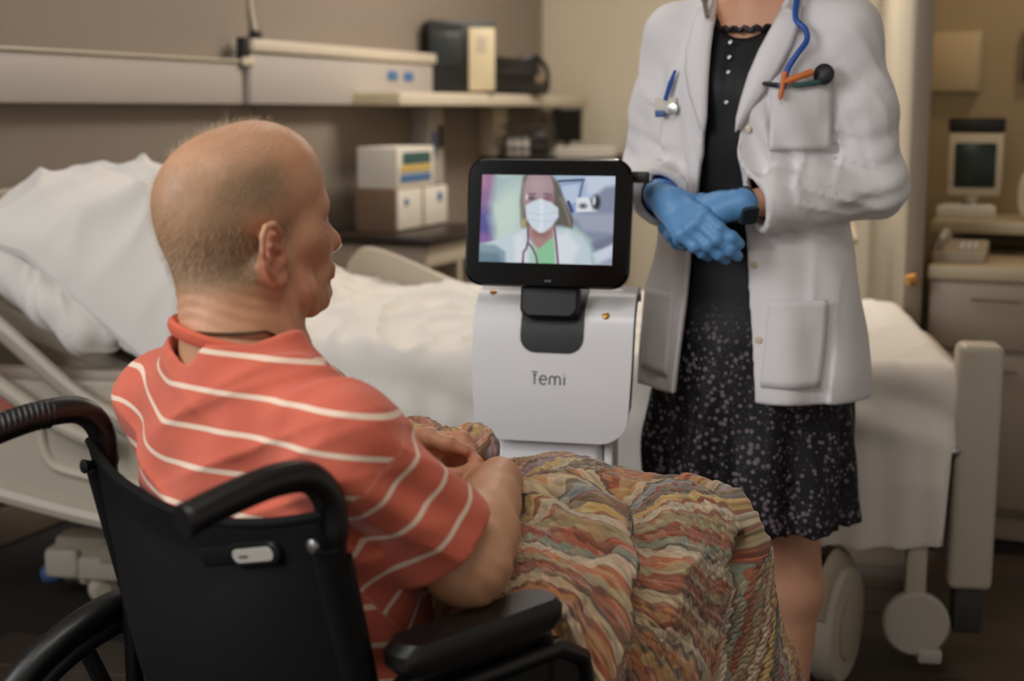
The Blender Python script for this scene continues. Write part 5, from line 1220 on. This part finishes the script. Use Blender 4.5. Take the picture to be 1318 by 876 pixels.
# ---- white coat
def rear(z): return None
zo = [.62, .72, .86, 1.0, 1.10, 1.19, 1.28, 1.34, 1.45]; yr_ = [-.085, -.080, -.076, -.072, -.056, -.045, -.048, -.055, -.075]; yl_ = [.080, .072, .050, .030, .020, .020, .042, .062, .085]
v = Vol((-.26, -.40, .62), (.36, .40, 1.46), .0048)
v.stack([(.64, .005, .01, .180, .222), (.72, .005, .01, .172, .215), (.86, .0, .005, .150, .200), (1.0, .0, 0, .128, .172), (1.10, .004, 0, .130, .170), (1.20, .010, 0, .134, .176), (1.28, .008, 0, .124, .174), (1.335, .0, 0, .098, .150), (1.38, -.010, 0, .072, .098), (1.415, -.018, 0, .060, .066)], .02)
for s, sh, el, wr in ((1, dshL, delL, dwrL), (-1, dshR, delR, dwrR)):
    sh, el, wr = map(np.array, (sh, el, wr))
    v.cone((.0, .06*s, 1.365), sh+np.array((0, -.004*s, -.004)), .050, .058, .03)
    v.cone(sh, sh+(el-sh)*.5, .055, .055, .03); v.cone(sh+(el-sh)*.5, el, .055, .053, .03)
    f = wr-el; v.cone(el, el+f*.40, .053, .053, .025); v.cone(el+f*.40, el+f*(.84 if s > 0 else .90), .053, .052, .02)
def foldsC(P):
    th_ = np.arctan2(P[:, 1], P[:, 0]); tor = (np.abs(P[:, 1]) < .19)
    d = .0016*wob(P, 34, 95)+.0014*wob(P, 75, 96)
    d += sstep(1.02-P[:, 2], 0, .3)*tor*(.009*np.sin(th_*7+.8)+.004*np.sin(th_*13+2))
    rd = lambda c, p=4: (1-np.abs(np.sin(c)))**p
    g = gauss(P, (.12, .075, 1.13), .12); d -= g*(.015*rd(34*P[:, 1]+13*P[:, 2]+.3, 3)+.007*rd(60*P[:, 1]+9*P[:, 2]+1.2))-g*.004
    g = gauss(P, (.11, -.11, 1.12), .11); d -= g*(.012*rd(30*P[:, 1]-5*P[:, 2]+.5))-g*.0015
    g = gauss(P, (.04, .185, 1.23), .11); d -= g*(.0075*rd(30*P[:, 0]-16*P[:, 2]+.5)+.004*rd(54*P[:, 0]-20*P[:, 2]))
    g = gauss(P, (.04, -.185, 1.20), .11); d -= g*(.009*rd(30*P[:, 0]+16*P[:, 2]+.5))
    g = gauss(P, (.08, .16, 1.055), .09); d -= g*(.011*rd(36*P[:, 2]+14*P[:, 1]+.4)+.006*rd(70*P[:, 2]+20*P[:, 1]))
    g = gauss(P, (.14, .05, .82), .14); d -= g*(.011*rd(24*P[:, 1]+2*P[:, 2]+.9))
    # diagonal drags from bust to waist
    ch = gauss(P, (.12, .07, 1.12), .13); d += ch*.0065*np.sin((P[:, 1]*1.0+.45*(P[:, 2]-1.1))*115+.6)
    ch = gauss(P, (.10, -.12, 1.12), .10); d += ch*.004*np.sin((P[:, 1]+.1*P[:, 2])*120)
    for s, el in ((1, delL), (-1, delR)):                                             # elbow creases
        g = gauss(P, np.array(el)+np.array((.05, 0, .01)), .085); d += g*.0034*np.sin((P[:, 2]*.9+P[:, 0]*.55)*150+P[:, 1]*30)
        g = gauss(P, np.array((.03, .19*s, 1.22)), .10); d += g*.0010*np.sin((P[:, 2]*.8-P[:, 1]*s*.9)*110)
        g = gauss(P, np.array((.09, .155*s, 1.12)), .05); d += g*.004*np.sin(P[:, 2]*70)
    return d
# the crease between sleeve and body
for s, sh, el in ((1, dshL, delL), (-1, dshR, delR)):
    v.chain([(.075, .158*s, 1.27), (.085, .160*s, 1.20), (.092, .160*s, 1.12)], [.003, .006, .005], .008, 'sub')
v.displace(foldsC, .05); v.shell(.0145)
def opening(X, Y, Z):
    a = np.interp(Z.ravel(), zo, yr_).astype(np.float32)[None, None, :]; b = np.interp(Z.ravel(), zo, yl_).astype(np.float32)[None, None, :]
    return np.maximum(np.maximum(a-Y, Y-b), .0-X)
v.field(opening, (-.02, -.10, .60), (.36, .10, 1.46), .004, 'sub')
v.cone((.02, 0, 1.385), (.02, 0, 1.47), .062, .085, .01, 'sub')
v.field(lambda X, Y, Z: .682+.035*X-Z+0*Y, (-.26, -.26, .60), (.26, .28, .76), .003, 'and')
for s, el, wr in ((1, delL, dwrL), (-1, delR, dwrR)):
    el, wr = np.array(el), np.array(wr); f = wr-el
    c0 = el+f*(.86 if s > 0 else .92); dd = f/np.linalg.norm(f)
    v.field(lambda X, Y, Z, c0=c0, dd=dd: np.maximum(-((X-c0[0])*dd[0]+(Y-c0[1])*dd[1]+(Z-c0[2])*dd[2]), np.sqrt((X-c0[0]-dd[0]*.06)**2+(Y-c0[1]-dd[1]*.06)**2+(Z-c0[2]-dd[2]*.06)**2)-.085), c0-.15, c0+.15, .002, 'sub')
V, F = v.extract(1)
# push the panel edges clear of the body below
co = link('lab_coat', npmesh('lab_coat', V, F), M['coat'], doc, label='open white cotton coat')
# lapels, button, pockets, badge
def coat_x(y, z):
    """front surface of the coat at (y, z)"""
    m = (np.abs(V[:, 1]-y) < .008) & (np.abs(V[:, 2]-z) < .008) & (V[:, 0] > 0); return float(V[m, 0].max()) if m.any() else .13
def lapel(edge, outer, name):
    rows = []
    for (ye, z), (yo, z2) in zip(edge, outer):
        row = []
        for t_ in np.linspace(0, 1, 7):
            y_ = ye+(yo-ye)*t_; z_ = z+(z2-z)*t_; x_ = coat_x(np.clip(y_, -.16, .16), z_)+.004+.006*math.sin(math.pi*t_); row.append((x_, y_, z_))
        rows.append(row)
    G = np.array(rows); 
    for _ in range(2): G[1:-1, :, 0] = .5*G[1:-1, :, 0]+.25*(G[:-2, :, 0]+G[2:, :, 0])
    mb = MB(); mb.grid(G); o = mb.build(name, M['coat'], co); md = o.modifiers.new('thickness', 'SOLIDIFY'); md.thickness = .004; md.offset = 0; return o
zl = [1.375, 1.34, 1.30, 1.26, 1.22, 1.185, 1.16]
lapel([(np.interp(z, zo, yl_)-.004, z) for z in zl], [(np.interp(z, zo, yl_)+w_, z+.006) for z, w_ in zip(zl, (.03, .042, .050, .048, .034, .016, .003))], 'lapel')
lapel([(np.interp(z, zo, yr_)+.004, z) for z in zl], [(np.interp(z, zo, yr_)-w_, z+.006) for z, w_ in zip(zl, (.03, .040, .046, .044, .032, .016, .003))], 'lapel')
MB().tube(smooth_path([(.075, -.075, 1.365), (.02, -.083, 1.405), (-.05, -.055, 1.425), (-.075, 0, 1.43), (-.05, .055, 1.425), (.02, .083, 1.405), (.075, .080, 1.365)], 6), .017, 8, flat=.5).build('collar', M['coat'], co)
for z in (1.165, .93, .80): 
    y_ = np.interp(z, zo, yl_)+.014; MB().lathe([(.001, 0), (.0065, .0005), (.0065, .003), (.003, .0035)], 12, Matrix.Translation((coat_x(y_, z)-.001, y_, z)) @ Matrix.Rotation(R(90), 4, 'Y')).build('button', M['tie_pin'], co)
def pocket(y0, y1, z0, z1, name):
    ys = np.linspace(y0, y1, 12); zs = np.linspace(z0, z1, 12)
    X_ = np.array([[coat_x(y_, z_) for z_ in zs] for y_ in ys])
    for _ in range(1):
        e = np.pad(X_, 1, mode='edge'); X_ = (e[:-2, 1:-1]+e[2:, 1:-1]+e[1:-1, :-2]+e[1:-1, 2:]+e[1:-1, 1:-1])/5
    X_ = X_+.0006; X_[:, -1] += .003
    G = np.stack([X_, np.repeat(ys[:, None], 12, 1), np.repeat(zs[None], 12, 0)], -1); mb = MB(); mb.grid(G); o = mb.build(name, M['coat'], co)
    md = o.modifiers.new('thickness', 'SOLIDIFY'); md.thickness = .0035; md.offset = 0
pocket(.075, .165, 1.13, 1.245, 'chest_pocket'); pocket(.085, .175, .72, .87, 'side_pocket'); pocket(-.175, -.10, .72, .87, 'side_pocket')
bx_ = coat_x(-.128, 1.22)
bd = MB().box((bx_+.004, -.150, 1.192), (bx_+.010, -.108, 1.220), .002).build('badge', M['paper'], co, label='white clip badge')
MB().box((bx_+.005, -.148, 1.185), (bx_+.013, -.128, 1.197), .002).build('badge_clip', M['blue'], bd)
MB().tube([(bx_+.012, -.128, 1.215), (bx_+.008, -.120, 1.245), (bx_+.006, -.112, 1.268)], [.004, .005, .0025], 8).build('pen_clip', M['tube_blue'], bd, label='blue pen clipped to the coat')
MB().lathe([(.001, -.003), (.010, -.002), (.010, .003), (.001, .004)], 12, Matrix.Translation((bx_+.013, -.112, 1.2)) @ Matrix.Rotation(R(90), 4, 'Y')).build('badge_reel', M['steel'], bd)

# ---- stethoscope round the neck and the things in the chest pocket
def wld(p): return tuple(Matrix.Rotation(DA, 3, 'Z') @ Vector(p)+Vector(DL))
stt = thing('stethoscope', 'blue stethoscope tube hanging from the neck into the chest pocket of the white coat', 'stethoscope', DL, DA)
xs = lambda y, z, o=.010: (coat_x(y, z)+o, y, z)
MB().tube(smooth_path([(.07, -.080, 1.392), (.01, -.090, 1.425), (-.07, -.045, 1.455), (-.08, .03, 1.455), (-.02, .088, 1.430), (.055, .092, 1.400), xs(.098, 1.355, .014), xs(.118, 1.335, .016), xs(.124, 1.315, .016), xs(.112, 1.29, .014), xs(.100, 1.265, .012), xs(.096, 1.235, .008)], 6), .0052, 10).build('tube', M['tube_blue'], stt)
MB().tube(smooth_path([(.07, -.080, 1.392), (.10, -.060, 1.36)], 3), .004, 8).build('ear_tube', M['steel'], stt)
cp = xs(.155, 1.258, .016)
MB().lathe([(.001, -.006), (.014, -.006), (.018, -.002), (.018, .004), (.012, .008), (.001, .009)], 20, Matrix.Translation(cp) @ Matrix.Rotation(R(80), 4, 'Y')).build('chest_piece', M['watch'], stt)
for i, (a, b, r_, m_, lb) in enumerate(((xs(.062, 1.243, .012), xs(.098, 1.238, .010), .0042, 'watch', 'dark pen lying across the chest pocket beside the blue tube'), (xs(.100, 1.245, .018), xs(.140, 1.262, .018), .0058, 'orange', 'orange marker in the chest pocket of the white coat'), (xs(.095, 1.215, .014), xs(.098, 1.262, .014), .0045, 'orange', 'short upright orange pen at the edge of the chest pocket'), (xs(.11, 1.238, .013), xs(.150, 1.245, .012), .0042, 'green', 'green pen lying in the chest pocket under the orange marker'))):
    t = thing('pen', lb, 'pen', DL, DA, 'pens in the chest pocket')
    a, b = np.array(a), np.array(b); MB().tube([tuple(a), tuple(a+(b-a)*.12), tuple(a+(b-a)*.7)], [r_*.4, r_, r_], 10).build('barrel', M[m_], t)
    MB().tube([tuple(a+(b-a)*.7), tuple(b)], [r_*1.15, r_*1.05], 10).build('cap', M['tube_blue' if i == 0 else m_], t)
